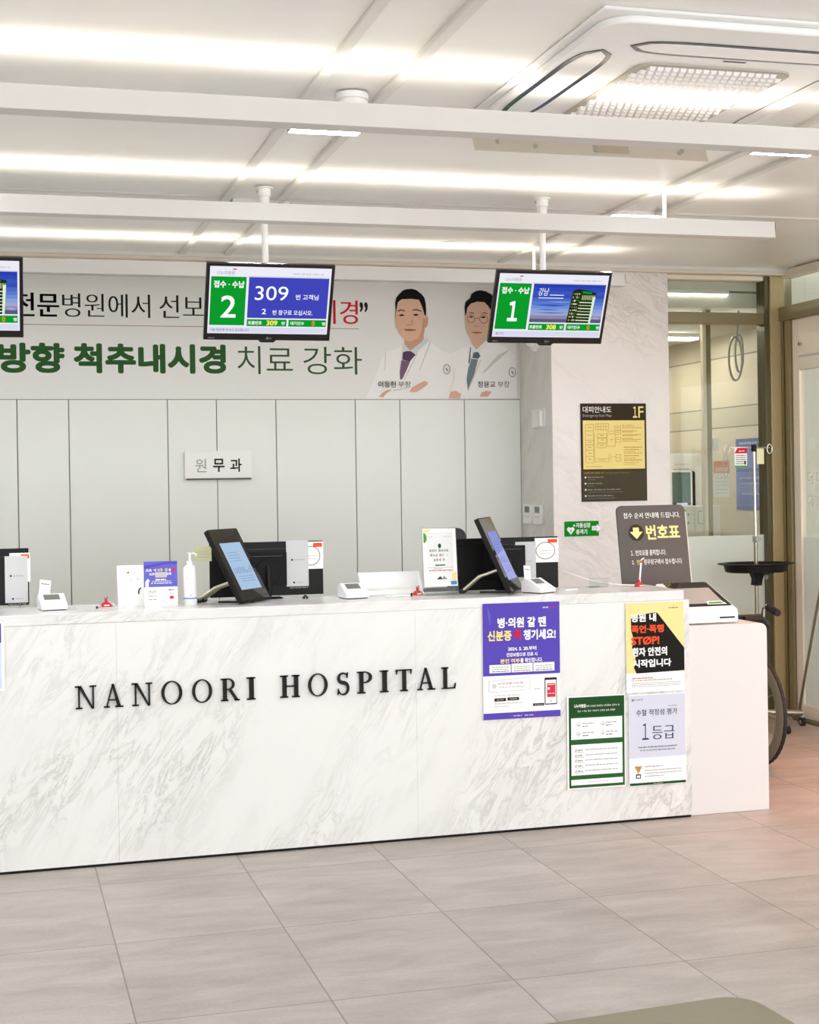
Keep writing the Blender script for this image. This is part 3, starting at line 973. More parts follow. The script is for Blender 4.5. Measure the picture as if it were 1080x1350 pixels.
# ------------------------------------------------------------------ things on the marble pillar
b = MB()
pw, ph = .455, .631
b.sheet(0, 0, pw, ph, .008, 'map_dark')
b.rect(0.005, .005, pw - .005, .20, 'map_low')
b.text('대피안내도', .013, .572, .612, 'ink_white', x1=.212, bold=.012)
b.text('Emergency Exit Map', .013, .540, .562, 'ink_pale', x1=.212, bold=.004)
b.text('１', .362, .538, .612, 'map_yellow', x1=.392, bold=.02); b.text('F', .400, .538, .612, 'map_yellow', x1=.437, bold=.01)
b.rect(.012, .208, pw - .012, .522, 'map_yellow')
ml = lambda x0, z0, x1, z1, w=.0022: b.line(x0, z0, x1, z1, w, 'map_line', 2)
def room(x0, z0, x1, z1):
    ml(x0, z0, x1, z0); ml(x1, z0, x1, z1); ml(x1, z1, x0, z1); ml(x0, z1, x0, z0)
    b.fine(x0 + (x1 - x0) * .3, (z0 + z1) / 2, x1 - (x1 - x0) * .25, .004, 'map_line', 2, int(x0 * 1e4 + z0 * 1e3))
for z0, z1 in ((.455, .495), (.395, .455), (.365, .395), (.33, .365), (.29, .33), (.25, .29)):
    room(.03, z0, .085, z1)
for k in range(5):
    room(.10 + .018 * k, .46, .118 + .018 * k, .50)
for x0, z0, x1, z1 in ((.11, .41, .175, .435), (.115, .38, .175, .408), (.11, .345, .172, .372), (.18, .355, .235, .435), (.235, .46, .275, .485), (.235, .43, .275, .455), (.24, .38, .275, .41), (.24, .258, .272, .30), (.09, .255, .19, .275)):
    room(x0, z0, x1, z1)
ml(.085, .33, .085, .25); ml(.09, .44, .09, .255); ml(.19, .255, .19, .31); ml(.205, .26, .205, .31); ml(.215, .285, .24, .285); ml(.175, .445, .21, .455); ml(.21, .455, .235, .445)
b.fine(.285, .483, .375, .010, 'map_line', 2, 2)
for k, z in enumerate((.472, .452, .445, .428, .42, .404, .396, .385)):
    b.fine(.285, z, .42 - .03 * (k % 3), .0035, 'map_line', 2, k)
for k, z in enumerate((.345, .33, .318, .308, .290, .276, .262, .248, .236)):
    b.fine(.295, z, .425 - .025 * (k % 3), .005 if k in (0, 1, 4, 6) else .003, 'map_line', 2, k + 20)
b.fine(.03, .222, .15, .006, 'map_line', 2, 77)
b.fine(.018, .178, .15, .014, 'map_line', 2, 50); b.fine(.155, .180, .335, .006, 'map_line', 2, 51)
for k, (z, w) in enumerate(((.152, .11), (.112, .105), (.072, .23), (.033, .18))):
    b.ell(.025, z + .004, .006, .006, 'ink_white', 2)
    b.fine(.04, z, .04 + w, .009, 'ink_pale', 2, 60 + k); b.fine(.04, z - .015, .04 + w * (.5 if k < 2 else 1.05), .005, 'ink_soft', 2, 70 + k)
tag(b.build('evacuation_sign', loc=(3.243, 2.742, 1.461), smooth=False), 'black framed emergency exit map with a yellow floor plan, on the marble pillar', 'sign')

b = MB()
b.sheet(0, 0, .236, .097, .003, 'aed_green')
b.ell(.031, .046, .014, .014, 'ink_white'); b.ell(.054, .046, .014, .014, 'ink_white')
b.poly([(.018, .042), (.0425, .012), (.067, .042), (.0425, .052)], 'ink_white')
b.poly([(.047, .05), (.036, .035), (.043, .035), (.038, .022), (.050, .038), (.043, .038)], 'aed_green', 2)
b.poly([(.058, .07), (.066, .062), (.074, .07), (.066, .078)], 'ink_white')
b.text('자동심장', .078, .055, .087, 'ink_white', x1=.178, bold=.03); b.text('충격기', .078, .013, .045, 'ink_white', x1=.155, bold=.03)
b.poly([(.188, .036), (.222, .036), (.222, .024), (.252, .05), (.222, .076), (.222, .064), (.188, .064)], 'ink_white')
b.fine(.195, .046, .23, .008, 'ink_pale', 2, 4)
tag(b.build('defibrillator_sign', loc=(3.121, 2.7465, 1.240), smooth=False), 'small green defibrillator sign with a heart and an arrow, low on the marble pillar', 'sign')

b = MB()
b.box(-.008, 0, 0, 0, .21, .128, 'white_plastic'); b.box(-.03, .03, .012, -.008, .085, .115, 'white_gloss'); b.box(-.022, .085, .006, -.008, .20, .12, 'white_plastic')
tag(b.build('wall_switch_box', loc=(3.05, 2.865, 1.94), bevel=.004), 'white double switch box alone high on the shaded side of the pillar', 'switch')
for i, (y, lab) in enumerate(((3.115, 'white thermostat on the pillar side, the one beside the panelled wall'), (2.925, 'white thermostat on the pillar side, the one at the outer edge of the pillar'))):
    t = thing('wall_mounted_thermostat', lab, 'thermostat', (3.05, y, 1.315), group='pair of thermostats')
    b = MB(); b.box(-.016, 0, 0, 0, .165, .128, 'white_plastic'); b.build('case', t, bevel=.004)
    b = MB(); b.box(-.018, .04, .075, -.0155, .125, .115, 'lcd_grey'); b.build('display', t, smooth=False)
    b = MB()
    for k in range(3):
        b.box(-.0175, .045 + .03 * k, .045, -.0155, .062 + .03 * k, .053, 'paper_grey')
    b.build('buttons', t, smooth=False)
t = thing('wall_mounted_camera', 'white dome camera on the pillar, peeking out under display one', 'camera', (3.05, 3.0, 2.53))
b = MB(); b.M = Matrix.Rotation(R(-90), 4, 'Y')
b.lathe([(0, 0), (.085, 0), (.085, .022), (.075, .032), (0, .032)], 'white_plastic'); b.build('base', t)
b = MB(); b.M = Matrix.Rotation(R(-90), 4, 'Y')
b.lathe([(.06, .03)] + [(.06 * math.cos(R(a)), .03 + .06 * math.sin(R(a))) for a in range(10, 90, 10)] + [(0, .09)], 'white_gloss'); b.build('dome', t)

# ------------------------------------------------------------------ reception counter
CF, CT = .293, 1.075
t = thing('reception_counter', 'long white marble reception counter with grey veins and a thick marble top', 'counter', (0, CF, 0))
counter = t
for x0, x1 in ((-5.2, -3.64), (-3.637, -2.32), (-2.317, -1.0), (-.997, .1017), (.1023, 1.4207), (1.4213, 2.769)):
    b = MB(); b.box(x0, 0, .012, x1, .02, 1.03, 'marble_counter')
    b.build('front_panel', t, smooth=False)
b = MB(); b.box(-5.2, .006, 0, 2.765, .05, .014, 'black_matte'); b.build('black_plinth', t, smooth=False)  # thin black strip at the foot of the front panels
b = MB(); b.box(2.745, .022, 0, 2.769, .42, 1.03, 'marble_counter'); b.build('end_panel', t)
b = MB(); b.box(-5.2, -.002, 1.0303, 2.742, .455, CT, 'marble_top'); b.build('top_slab', t, bevel=.002)
b = MB(); b.box(-5.2, .41, .70, 2.6, .68, .735, 'wall_paint'); b.box(-5.2, .39, 0, 2.74, .407, 1.03, 'wall_paint'); b.build('work_surface', t, bevel=.003)

# serif capitals
def arc(cx, cz, rx, rz, a0, a1, n=16):
    return [(cx + rx * math.cos(R(a0 + (a1 - a0) * i / n)), cz + rz * math.sin(R(a0 + (a1 - a0) * i / n))) for i in range(n + 1)]
def serif_letter(ch):
    """outlines on a unit-height cell; returns list of polygons and the width"""
    K, T, S = .185, .075, .06           # thick stem, thin stem, serif height
    def stem(x, w, z0=0., z1=1.):
        return [(x, z0), (x + w, z0), (x + w, z1), (x, z1)]
    def ser(x0, x1, z):
        return [(x0, z), (x1, z), (x1, z + S), (x0, z + S)]
    def band(out, inn):
        r_ = []
        for i in range(len(out) - 1):
            r_.append([out[i], out[i + 1], inn[i + 1], inn[i]])
        return r_
    if ch == 'I':
        return [stem(.1, K), ser(0, .35, 0), ser(0, .35, 1 - S)], .35
    if ch == 'H':
        return [stem(.1, K), stem(.63, K), ser(0, .35, 0), ser(0, .35, 1 - S), ser(.53, .88, 0), ser(.53, .88, 1 - S), [(.2, .48), (.7, .48), (.7, .54), (.2, .54)]], .88
    if ch == 'N':
        return [stem(.14, T), stem(.76, T), [(.10, 1), (.28, 1), (.815, 0), (.74, -.02), (.14, .96)], ser(.02, .32, 0), ser(0, .2, 1 - S), ser(.64, .94, 1 - S)], .94
    if ch == 'A':
        return [[(.40, 1.02), (.47, 1.02), (.17, .0), (.11, .0)], [(.38, 1.02), (.48, 1.02), (.80, 0), (.63, 0)], [(.22, .30), (.66, .30), (.66, .355), (.22, .355)], ser(.02, .28, 0), ser(.53, .9, 0)], .9
    if ch == 'T':
        return [stem(.33, K), ser(.22, .59, 0), [(.0, .945), (.81, .945), (.81, 1), (.0, 1)], [(.0, .97), (.03, .78), (.055, .78), (.075, .97)], [(.81, .97), (.78, .78), (.755, .78), (.735, .97)]], .81
    if ch == 'L':
        return [stem(.1, K), ser(0, .36, 1 - S), [(0, 0), (.70, 0), (.70, .05), (0, .05)], [(.70, 0), (.75, .26), (.72, .26), (.62, .03)]], .75
    if ch == 'O':
        return band(arc(.47, .5, .47, .52, 0, 360, 36), arc(.47, .5, .33, .475, 0, 360, 36)), .94
    if ch == 'P':
        return [stem(.1, K), ser(0, .38, 0), ser(0, .25, 1 - S)] + band([(.2, 1)] + arc(.36, .735, .34, .265, 90, -90) + [(.2, .47)], [(.2, .95)] + arc(.36, .735, .20, .215, 90, -90) + [(.2, .52)]), .70
    if ch == 'R':
        return [stem(.1, K), ser(0, .35, 0), ser(0, .25, 1 - S), [(.36, .50), (.52, .50), (.86, .02), (.69, .0)], ser(.66, .9, 0)] + band([(.2, 1)] + arc(.36, .745, .31, .255, 90, -90) + [(.2, .49)], [(.2, .95)] + arc(.36, .745, .18, .205, 90, -90) + [(.2, .54)]), .9
    if ch == 'S':
        c_, w_ = [], []
        for i in range(41):
            u = i / 40
            if u < .5:
                a = R(20 + (270 - 20) * (u / .5)); c_.append((.30 + .205 * math.cos(a), .755 + .215 * math.sin(a)))
            else:
                a = R(90 - (90 + 160) * ((u - .5) / .5)); c_.append((.30 + .225 * math.cos(a), .27 + .27 * math.sin(a)))
            w_.append(.03 + .055 * math.exp(-((u - .5) / .22) ** 2))
        lo, hi = [], []
        for i, (x, z) in enumerate(c_):
            a, q = c_[max(i - 1, 0)], c_[min(i + 1, 40)]
            d = math.hypot(q[0] - a[0], q[1] - a[1])
            nx_, nz_ = -(q[1] - a[1]) / d * w_[i], (q[0] - a[0]) / d * w_[i]
            lo.append((x - nx_, z - nz_)); hi.append((x + nx_, z + nz_))
        return band(lo, hi) + [[(.45, .75), (.50, .75), (.53, 1.0), (.49, 1.0)], [(.035, 0), (.075, 0), (.105, .27), (.06, .27)]], .56
t = thing('counter_lettering', 'dark serif capital letters fixed across the marble counter front', 'lettering', (0, CF - .012, .672))
for ch, x0, x1 in (('N', -.072, .016), ('A', .045, .128), ('N', .163, .25), ('O', .288, .377), ('O', .419, .505), ('R', .543, .624), ('I', .656, .693), ('H', .803, .889), ('O', .927, 1.014),  # letter spans taken from image pixels, converted offline to the counter front
                   ('S', 1.055, 1.11), ('P', 1.149, 1.216), ('I', 1.253, 1.291), ('T', 1.326, 1.4), ('A', 1.424, 1.508), ('L', 1.539, 1.606)):
    polys, w = serif_letter(ch)
    b = MB()
    for p in polys:
        b.prism([(x * (x1 - x0) / w, z * .097) for x, z in p], 0, .0115, 'letter_dark')
    b.build('letter', t, (x0, 0, 0), smooth=False)

# ------------------------------------------------------------------ posters taped to the counter front
def poster(name, label, x, z, w, h, paint, tilt=0.):
    b = MB()
    b.sheet(0, 0, w, h, .0012, 'paper')
    paint(b, w, h)
    o = tag(b.build(name, loc=(x, CF - .0062, z), rot=(0, R(tilt), 0), smooth=False), label, 'poster')
    return o
def paint_id(b, w, h):
    X = lambda u: w * u
    Z = lambda v: h * (1 - v)
    b.rect(X(.0), Z(.625), X(1), Z(0), 'purple')
    b.poly([(X(.06), Z(.02)), (X(.10), Z(.10)), (X(.10), Z(.2)), (X(.07), Z(.1))], 'flyer_violet', 2)
    T = lambda s, u0, v0, u1, v1, m, **k: b.text(s, X(u0), Z(v1), Z(v0), m, x1=X(u1), lay=4, **k)
    T('병·의원 갈 땐', .19, .125, .82, .215, 'ink_white', bold=.04)
    T('신분증', .06, .235, .37, .325, 'gold', bold=.04)
    T('꼭', .395, .235, .495, .325, 'ink_red', bold=.04)
    T('챙기세요!', .525, .235, .945, .325, 'ink_white', bold=.04)
    T('2024. 5. 20.부터', .32, .378, .69, .415, 'ink_white', bold=.03)
    T('건강보험으로 진료 시', .30, .43, .70, .465, 'ink_white', bold=.025)
    T('본인 여부', .22, .48, .475, .52, 'gold', bold=.03)
    T('를 확인합니다.', .48, .48, .77, .52, 'ink_white', bold=.025)
    for k in range(3):
        b.rect(X(.08 + .285 * k), Z(.60), X(.355 + .285 * k), Z(.525 if k else .53), 'paper', 3)
        for j in range(3):
            b.fine(X(.11 + .285 * k), Z(.555 + .018 * j), X(.33 + .285 * k), h * .007, 'ink_pale' if j < 2 else 'ink_soft', 4, 10 * k + j)
    b.poly([(X(a), Z(c)) for a, c in ((.07, .665), (.60, .645), (.60, .755), (.21, .765), (.20, .785), (.175, .765), (.07, .765))], 'ink_faint', 2)
    b.poly([(X(a), Z(c)) for a, c in ((.077, .670), (.593, .651), (.593, .750), (.21, .760), (.20, .778), (.178, .760), (.077, .760))], 'paper', 3)
    b.fine(X(.19), Z(.70), X(.54), h * .016, 'pink', 4, 3); b.fine(X(.20), Z(.73), X(.52), h * .012, 'ink_pale', 4, 4)
    b.ell(X(.14), Z(.712), X(.03), h * .02, 'ink_faint', 4)
    b.fine(X(.14), Z(.80), X(.48), h * .008, 'ink_faint', 2, 5)
    b.rect(X(.14), Z(.845), X(.29), Z(.818), 'ink', 2); b.rect(X(.31), Z(.842), X(.46), Z(.815), 'ink', 2)
    b.fine(X(.17), Z(.835), X(.27), h * .007, 'ink_pale', 3, 6); b.fine(X(.34), Z(.832), X(.44), h * .007, 'ink_pale', 3, 7)
    b.fine(X(.14), Z(.87), X(.52), h * .012, 'ink_pale', 2, 8); b.fine(X(.14), Z(.895), X(.33), h * .009, 'ink_faint', 2, 9)
    b.fine(X(.66), Z(.755), X(.74), h * .006, 'ink_pale', 2, 11); b.rect(X(.64), Z(.90), X(.785), Z(.878), 'ink', 2); b.fine(X(.66), Z(.893), X(.77), h * .006, 'ink_pale', 3, 12)
    b.poly([(x, z) for x, z in rrect(X(.795), Z(.895), X(.955), Z(.66), .004)], 'ink', 2); b.rect(X(.805), Z(.885), X(.945), Z(.68), 'paper', 3)
    b.rect(X(.825), Z(.83), X(.935), Z(.71), 'pink', 4); b.rect(X(.835), Z(.765), X(.86), Z(.745), 'paper', 5); b.fine(X(.835), Z(.725), X(.92), h * .006, 'paper', 5, 13); b.fine(X(.835), Z(.80), X(.92), h * .005, 'paper', 5, 14)
    b.ell(X(.875), Z(.862), .003, .003, 'ink_soft', 4)
    b.rect(0, 0, w, Z(.945), 'purple', 2); b.fine(X(.39), Z(.982), X(.50), h * .012, 'ink_white', 3, 15); b.fine(X(.53), Z(.982), X(.66), h * .012, 'ink_white', 3, 16); b.ell(X(.675), Z(.965), .004, .004, 'pink', 3); b.ell(X(.365), Z(.975), .003, .003, 'pink', 3)
    b.fine(X(.78), Z(.055), X(.85), h * .014, 'ink_white', 3, 17); b.fine(X(.85), Z(.055), X(.97), h * .014, 'pink', 3, 18)
poster('poster', 'purple and white poster with a pink phone on the counter front', 1.735, .520, .373, .528, paint_id, .3)
def paint_stop(b, w, h):
    X = lambda u: w * u
    Z = lambda v: h * (1 - v)
    b.rect(0, Z(.78), w, h, 'yellow')
    b.poly([(X(a), Z(c)) for a, c in ((.09, .14), (.50, .11), (.545, .115), (1.0, .52), (1.0, .775), (.17, .785), (.13, .72), (.16, .60), (.10, .50), (.13, .40), (.09, .30))], 'black_print', 2)
    T = lambda s, u0, v0, u1, v1, m, **k: b.text(s, X(u0), Z(v1), Z(v0), m, x1=X(u1), lay=4, bold=.04, **k)
    T('병원 내', .09, .115, .52, .21, 'ink_white')
    T('폭언·폭행', .09, .245, .65, .335, 'orange')
    T('STØP!', .09, .375, .57, .465, 'orange')
    T('환자 안전의', .10, .495, .70, .595, 'ink_white')
    T('시작입니다', .11, .63, .77, .72, 'ink_white')
    b.fine(X(.74), Z(.07), X(.90), h * .013, 'ink_rule', 2, 1)
    b.fine(X(.09), Z(.845), X(.45), h * .010, 'pink', 2, 2); b.fine(X(.09), Z(.872), X(.78), h * .016, 'ink_soft', 2, 3)
    for k in range(3):
        b.fine(X(.09), Z(.90 + .018 * k), X(.93), h * .006, 'ink_pale', 2, 4 + k)
poster('poster', 'yellow and black poster with red STOP lettering, at the end of the counter front', 2.440, .604, .297, .418, paint_stop, 0)
def paint_green(b, w, h):
    X = lambda u: w * u
    Z = lambda v: h * (1 - v)
    b.rect(X(.0), Z(1), X(1), Z(0), 'paper', 0)
    b.rect(X(.03), Z(.985), X(.985), Z(.012), 'green_bar'); b.rect(X(.03), Z(.22), X(.985), Z(.012), 'green_dark', 2)
    b.rect(X(.03), Z(.985), X(.06), Z(.012), 'green_dark', 2)
    b.text('나누리병원', X(.12), Z(.125), Z(.085), 'ink_white', x1=X(.32), bold=.03, lay=3); b.fine(X(.33), Z(.12), X(.90), h * .022, 'ink_faint', 3, 1); b.fine(X(.18), Z(.172), X(.84), h * .022, 'ink_faint', 3, 2)
    b.rect(X(.065), Z(.465), X(.945), Z(.235), 'paper', 3); b.rect(X(.065), Z(.85), X(.945), Z(.52), 'paper', 3); b.rect(X(.06), Z(.955), X(.95), Z(.895), 'paper', 3)
    for i in range(2):
        for j in range(2):
            cx, cz = X(.19 + .42 * i), Z(.305 + .10 * j)
            b.ring(cx, cz, .010, .010, .002, 'ink_pale', 4); b.ell(cx, cz - .002, .004, .004, 'ink_pale', 4)
            b.fine(X(.26 + .40 * i), Z(.30 + .10 * j), X(.46 + .40 * i), h * .011, 'ink_pale', 4, 3 + i + 2 * j); b.fine(X(.26 + .40 * i), Z(.33 + .10 * j), X(.36 + .42 * i), h * .010, 'ink_soft', 4, 8 + i + 2 * j)
    for k in range(5):
        z = Z(.585 + .056 * k)
        b.line(X(.135), z - .006, X(.15), z + .008, .003, 'green_dark', 4); b.fine(X(.17), z, X(.26), h * .010, 'ink_soft', 4, 20 + k); b.fine(X(.30), z + .001, X(.86), h * .010, 'ink_pale', 4, 30 + k)
        b.line(X(.15), z - .006, X(.28), z - .006, .0015, 'green_bar', 4)
    b.fine(X(.34), Z(.93), X(.70), h * .010, 'ink_faint', 4, 41)
poster('poster', 'dark green poster with white text boxes on the counter front', 2.138, .174, .290, .430, paint_green, .4)
def paint_grade(b, w, h):
    X = lambda u: w * u
    Z = lambda v: h * (1 - v)
    b.rect(X(.01), Z(.695), X(.99), Z(.01), 'lavender')
    b.text('X', X(.05), Z(.075), Z(.045), 'navy', bold=.03); b.fine(X(.10), Z(.065), X(.25), h * .014, 'ink_soft', 2, 1)
    b.fine(X(.69), Z(.142), X(.84), h * .006, 'ink_soft', 2, 2)
    b.text('수혈 적정성 평가', X(.13), Z(.235), Z(.165), 'navy', x1=X(.85), bold=.006, lay=2)
    b.text('１', X(.235), Z(.495), Z(.32), 'navy', x1=X(.335), lay=2, bold=-.008); b.rect(X(.225), Z(.498), X(.35), Z(.488), 'navy', 2)
    b.text('등급', X(.40), Z(.50), Z(.355), 'navy', x1=X(.80), lay=2, bold=-.010, myeongjo=True)
    b.fine(X(.16), Z(.585), X(.84), h * .010, 'ink_soft', 2, 3); b.fine(X(.19), Z(.622), X(.81), h * .016, 'ink_soft', 2, 4)
    b.poly([(X(.105), Z(.785)), (X(.21), Z(.785)), (X(.175), Z(.85)), (X(.14), Z(.85))], 'trophy', 2); b.rect(X(.15), Z(.875), X(.165), Z(.845), 'trophy', 2)
    b.rect(X(.115), Z(.92), X(.20), Z(.872), 'ink', 2); b.rect(X(.13), Z(.91), X(.185), Z(.885), 'paper', 3)
    b.ring(X(.115), Z(.80), .006, .008, .002, 'trophy', 2); b.ring(X(.20), Z(.80), .006, .008, .002, 'trophy', 2)
    b.fine(X(.27), Z(.80), X(.60), h * .014, 'ink_soft', 2, 5)
    for k in range(3):
        b.fine(X(.27), Z(.84 + .032 * k), X(.92 if k < 2 else .60), h * .009, 'ink_pale', 2, 6 + k)
    b.rect(X(.01), Z(.995), X(.99), Z(.968), 'green_dark', 2); b.fine(X(.42), Z(.985), X(.58), h * .006, 'ink_faint', 3, 9)
poster('poster', 'pale lavender poster with a small gold trophy, under the yellow and black poster', 2.447, .168, .292, .427, paint_grade, .2)
def paint_edge(b, w, h):
    b.rect(.004, h - .085, w - .012, h - .004, 'purple_deep')
    b.rect(.004, .01, w - .012, h - .088, 'pale_blue')
poster('poster', 'blue and pale blue poster cut off by the photo edge on the counter front', -.66, .765, .305, .285, paint_edge)

# ------------------------------------------------------------------ things on the counter
def monitor(x0, label, z0=1.088, w=.53, h=.25):
    t = thing('desktop_monitor', label, 'monitor', (x0 + w / 2, .70, CT), group='monitors on the counter')
    b = MB(); b.box(-w / 2, 0, z0 - CT, w / 2, .022, z0 - CT + h, 'black_plastic')
    b.box(-w / 2 + .004, -.0015, z0 - CT + h - .035, w / 2 - .004, 0, z0 - CT + h - .032, 'bezel_black')
    b.build('panel_back', t, bevel=.004)
    b = MB(); b.box(-.12, -.015, .06, .09, 0, .215, 'black_matte'); b.box(-.09, -.0175, .195, .07, -.015, .2, 'bezel_black'); b.build('rear_bulge', t, bevel=.006)
    b = MB(); b.cyl((.0, -.015, .125), (.0, -.024, .125), .058, 'black_matte', n=32); b.build('hinge', t, bevel=.002)
    b = MB(); b.tube([(0, -.022, .15), (.0, -.034, .10), (.003, -.036, .03), (.003, -.036, .006)], .011, 'black_plastic', 14); b.build('neck', t)
    b = MB(); b.lathe([(0, 0), (.085, 0), (.085, .004), (.07, .008), (0, .010)], 'black_plastic', (.003, -.01, 0), sx=.8, sy=.45); b.build('foot', t)
    b = MB(); b.box(-w / 2 + .008, .022, z0 - CT + .012, w / 2 - .008, .0235, z0 - CT + h - .008, 'dark_glass'); b.build('screen', t, smooth=False)
    return t
monitor(-.773, 'black monitor back cut off by the photo edge')
monitor(.562, 'black monitor back between the pump bottle and the tall notice stand')
monitor(1.740, 'black monitor back in front of the marble pillar', 1.078)
def paper_qr(name, label, x, z0, z1, w, m, paint, y=.6965, tilt=0.):
    b = MB()
    b.sheet(0, 0, w, z1 - z0, .0006, m)
    paint(b, w, z1 - z0)
    return tag(b.build(name, loc=(x, y, z0), rot=(0, R(tilt), 0), smooth=False), label, 'paper')
def pq(b, w, h):
    b.ell(w * .26, h * .575, w * .045, w * .045, 'ink', 1); b.fine(w * .36, h * .565, w * .85, h * .02, 'ink_pale', 1, 3)
    b.ell(w * .34, h * .085, w * .045, w * .045, 'ink', 1); b.fine(w * .46, h * .075, w * .80, h * .02, 'ink_pale', 1, 4)
    b.rect(w * .1, -.012, w, 0, 'ink', 1); b.fine(w * .14, -.009, w * .95, .006, 'ink_pale', 2, 5)
def pring(b, w, h):
    b.ring(w * .45, h * .48, w * .42, h * .36, .004, 'brass_print', 1); b.rect(w * .55, h * .80, w * .95, h * .95, 'orange', 2)
    b.fine(w * .25, h * .58, w * .70, h * .05, 'gold', 1, 2); b.fine(w * .2, h * .46, w * .75, h * .04, 'ink_faint', 1, 3); b.fine(w * .25, h * .36, w * .7, h * .03, 'ink_faint', 1, 4)
paper_qr('taped_notice', 'long grey sheet taped to the monitor cut off by the photo edge', -.346, 1.098, 1.305, .098, 'paper_grey', pq, .6962)
paper_qr('round_logo_sheet', 'white ring print sheet on the monitor cut off by the photo edge', -.325, 1.19, 1.318, .088, 'paper', pring, .6976)
paper_qr('taped_notice', 'long grey sheet taped to the middle monitor, hanging over its top edge', .917, 1.128, 1.343, .105, 'paper_grey', pq, .6962)
paper_qr('round_logo_sheet', 'white ring print sheet with a red corner on the middle monitor', .988, 1.207, 1.334, .105, 'paper', pring, .6976)
paper_qr('taped_notice', 'long grey sheet taped to the monitor in front of the pillar, behind a card terminal', 2.048, 1.083, 1.306, .105, 'paper_grey', pq, .6962)
paper_qr('round_logo_sheet', 'white ring print sheet on the monitor in front of the pillar', 2.149, 1.203, 1.322, .122, 'paper', pring, .6976)
b = MB(); b.sheet(0, 0, .078, .068, .0008, 'sticky_yellow')
for k in range(3):
    b.fine(.012, .018 + .012 * k, .066, .003, 'ink_faint', 1, k)
tag(b.build('sticky_note', loc=(.492, .6985, 1.257), smooth=False), 'pale yellow sticky note on the edge of the middle monitor', 'note')

def tablet(P0, a, hd, h, z, label, violet):
    """tall signing screen leaning back on a folded metal leg"""
    t = thing('signing_tablet', label, 'tablet', (P0[0], P0[1], CT), group='signing tablets')
    A = Vector((a[0], a[1], 0)); w = A.length; A.normalize()
    Bv = Vector((hd[0] * h, hd[1] * h, z)); L_ = Bv.length; Bv.normalize()
    Nn = A.cross(Bv).normalized()          # towards the viewer
    if Nn.y > 0:
        Nn = -Nn
    F = Matrix((( A.x, -Nn.x, Bv.x, 0), (A.y, -Nn.y, Bv.y, 0), (A.z, -Nn.z, Bv.z, .004), (0, 0, 0, 1)))
    F = Matrix.Translation((0, 0, .010)) @ F
    b = MB(); b.M = F; b.prism(rrect(0, 0, w, L_, .010), 0, .022, 'black_plastic'); b.build('housing', t, bevel=.002)
    b = MB(); b.M = F @ Matrix.Translation((0, -.0006, 0)); b.rect(.006, .006, w - .006, L_ - .006, 'dark_glass', 0)
    b.build('front_glass', t, smooth=False)
    b = MB(); b.M = F @ Matrix.Translation((0, -.001, 0))
    u0, u1, v0, v1 = .17 * w, .86 * w, .155 * L_, .80 * L_
    c0, c1, i0 = ('t_violet', 't_violet2', 't_ink2') if violet else ('t_blue', 't_blue', 't_ink')
    b.rect(u0, v0, u1, v1, c0)
    if violet:
        b.poly([(u0, v0), (u1, v0), (u1, v0 + (v1 - v0) * .62), (u0, v0 + (v1 - v0) * .52)], c1, 2)
        b.poly([(u0, L_ * .845), (u0 + .2 * w, L_ * .97), (u0 + .62 * w, L_ * .97), (u0 + .25 * w, L_ * .84)], 'board_yellow', 2) if False else None
    rnd = random.Random(5)
    for k in range(9):
        x = u0 + (u1 - u0) * (.06 + .1 * k)
        hh = (v1 - v0) * rnd.uniform(.06, .17)
        zz = v0 + (v1 - v0) * .33
        b.line(x, zz, x + .006, zz + hh, .0025, i0, 3); b.line(x + .006, zz + hh, x + .014, zz + .004, .002, i0, 3)
    for k, f in enumerate((.27, .22, .17, .60, .66, .72, .78)):
        b.fine(u0 + (u1 - u0) * (.18 if k < 3 else .12), v0 + (v1 - v0) * f, u1 - (u1 - u0) * (.12 if k < 3 else .35), L_ * .006, i0, 3, k)
    b.build('screen', t, smooth=False)
    # folded leg behind
    top = Bv * (.36 * L_) + A * (w * .45) - Nn * .022
    back = Vector((-A.y, A.x, 0)) if Vector((-A.y, A.x, 0)).dot(Vector((hd[0], hd[1], 0))) > 0 else Vector((A.y, -A.x, 0))
    back = Vector((-.93, .37, 0))
    mid = top + back * .10 + Vector((0, 0, -.035))
    end = top + back * .18; end.z = .0125
    b = MB()
    sd = A * .022
    for s_ in (-1, 1):
        b.tube([top + sd * s_, mid + sd * s_, end + sd * s_], .0075, 'steel', 10)
    b.build('leg', t)
    b = MB(); b.tube([end - A * .045, end + A * .045], .011, 'rubber', 10); b.build('leg_pad', t)
    b = MB(); p_ = A * (w * .5) - Nn * .02; p_.z = .006
    b.tube([p_, p_ + back * .10 + Vector((0, 0, 0)), p_ + back * .16], .0045, 'rubber', 8); b.build('cable', t)
    return t
tablet((.655, .375), (.164, .193), (-.762, .648), .176, .318, 'tall black signing tablet with a pale blue screen before the middle monitor', False)
tablet((1.906, .36), (.143, .238), (-.857, .515), .156, .344, 'tall black signing tablet with a violet screen, almost edge on', True)

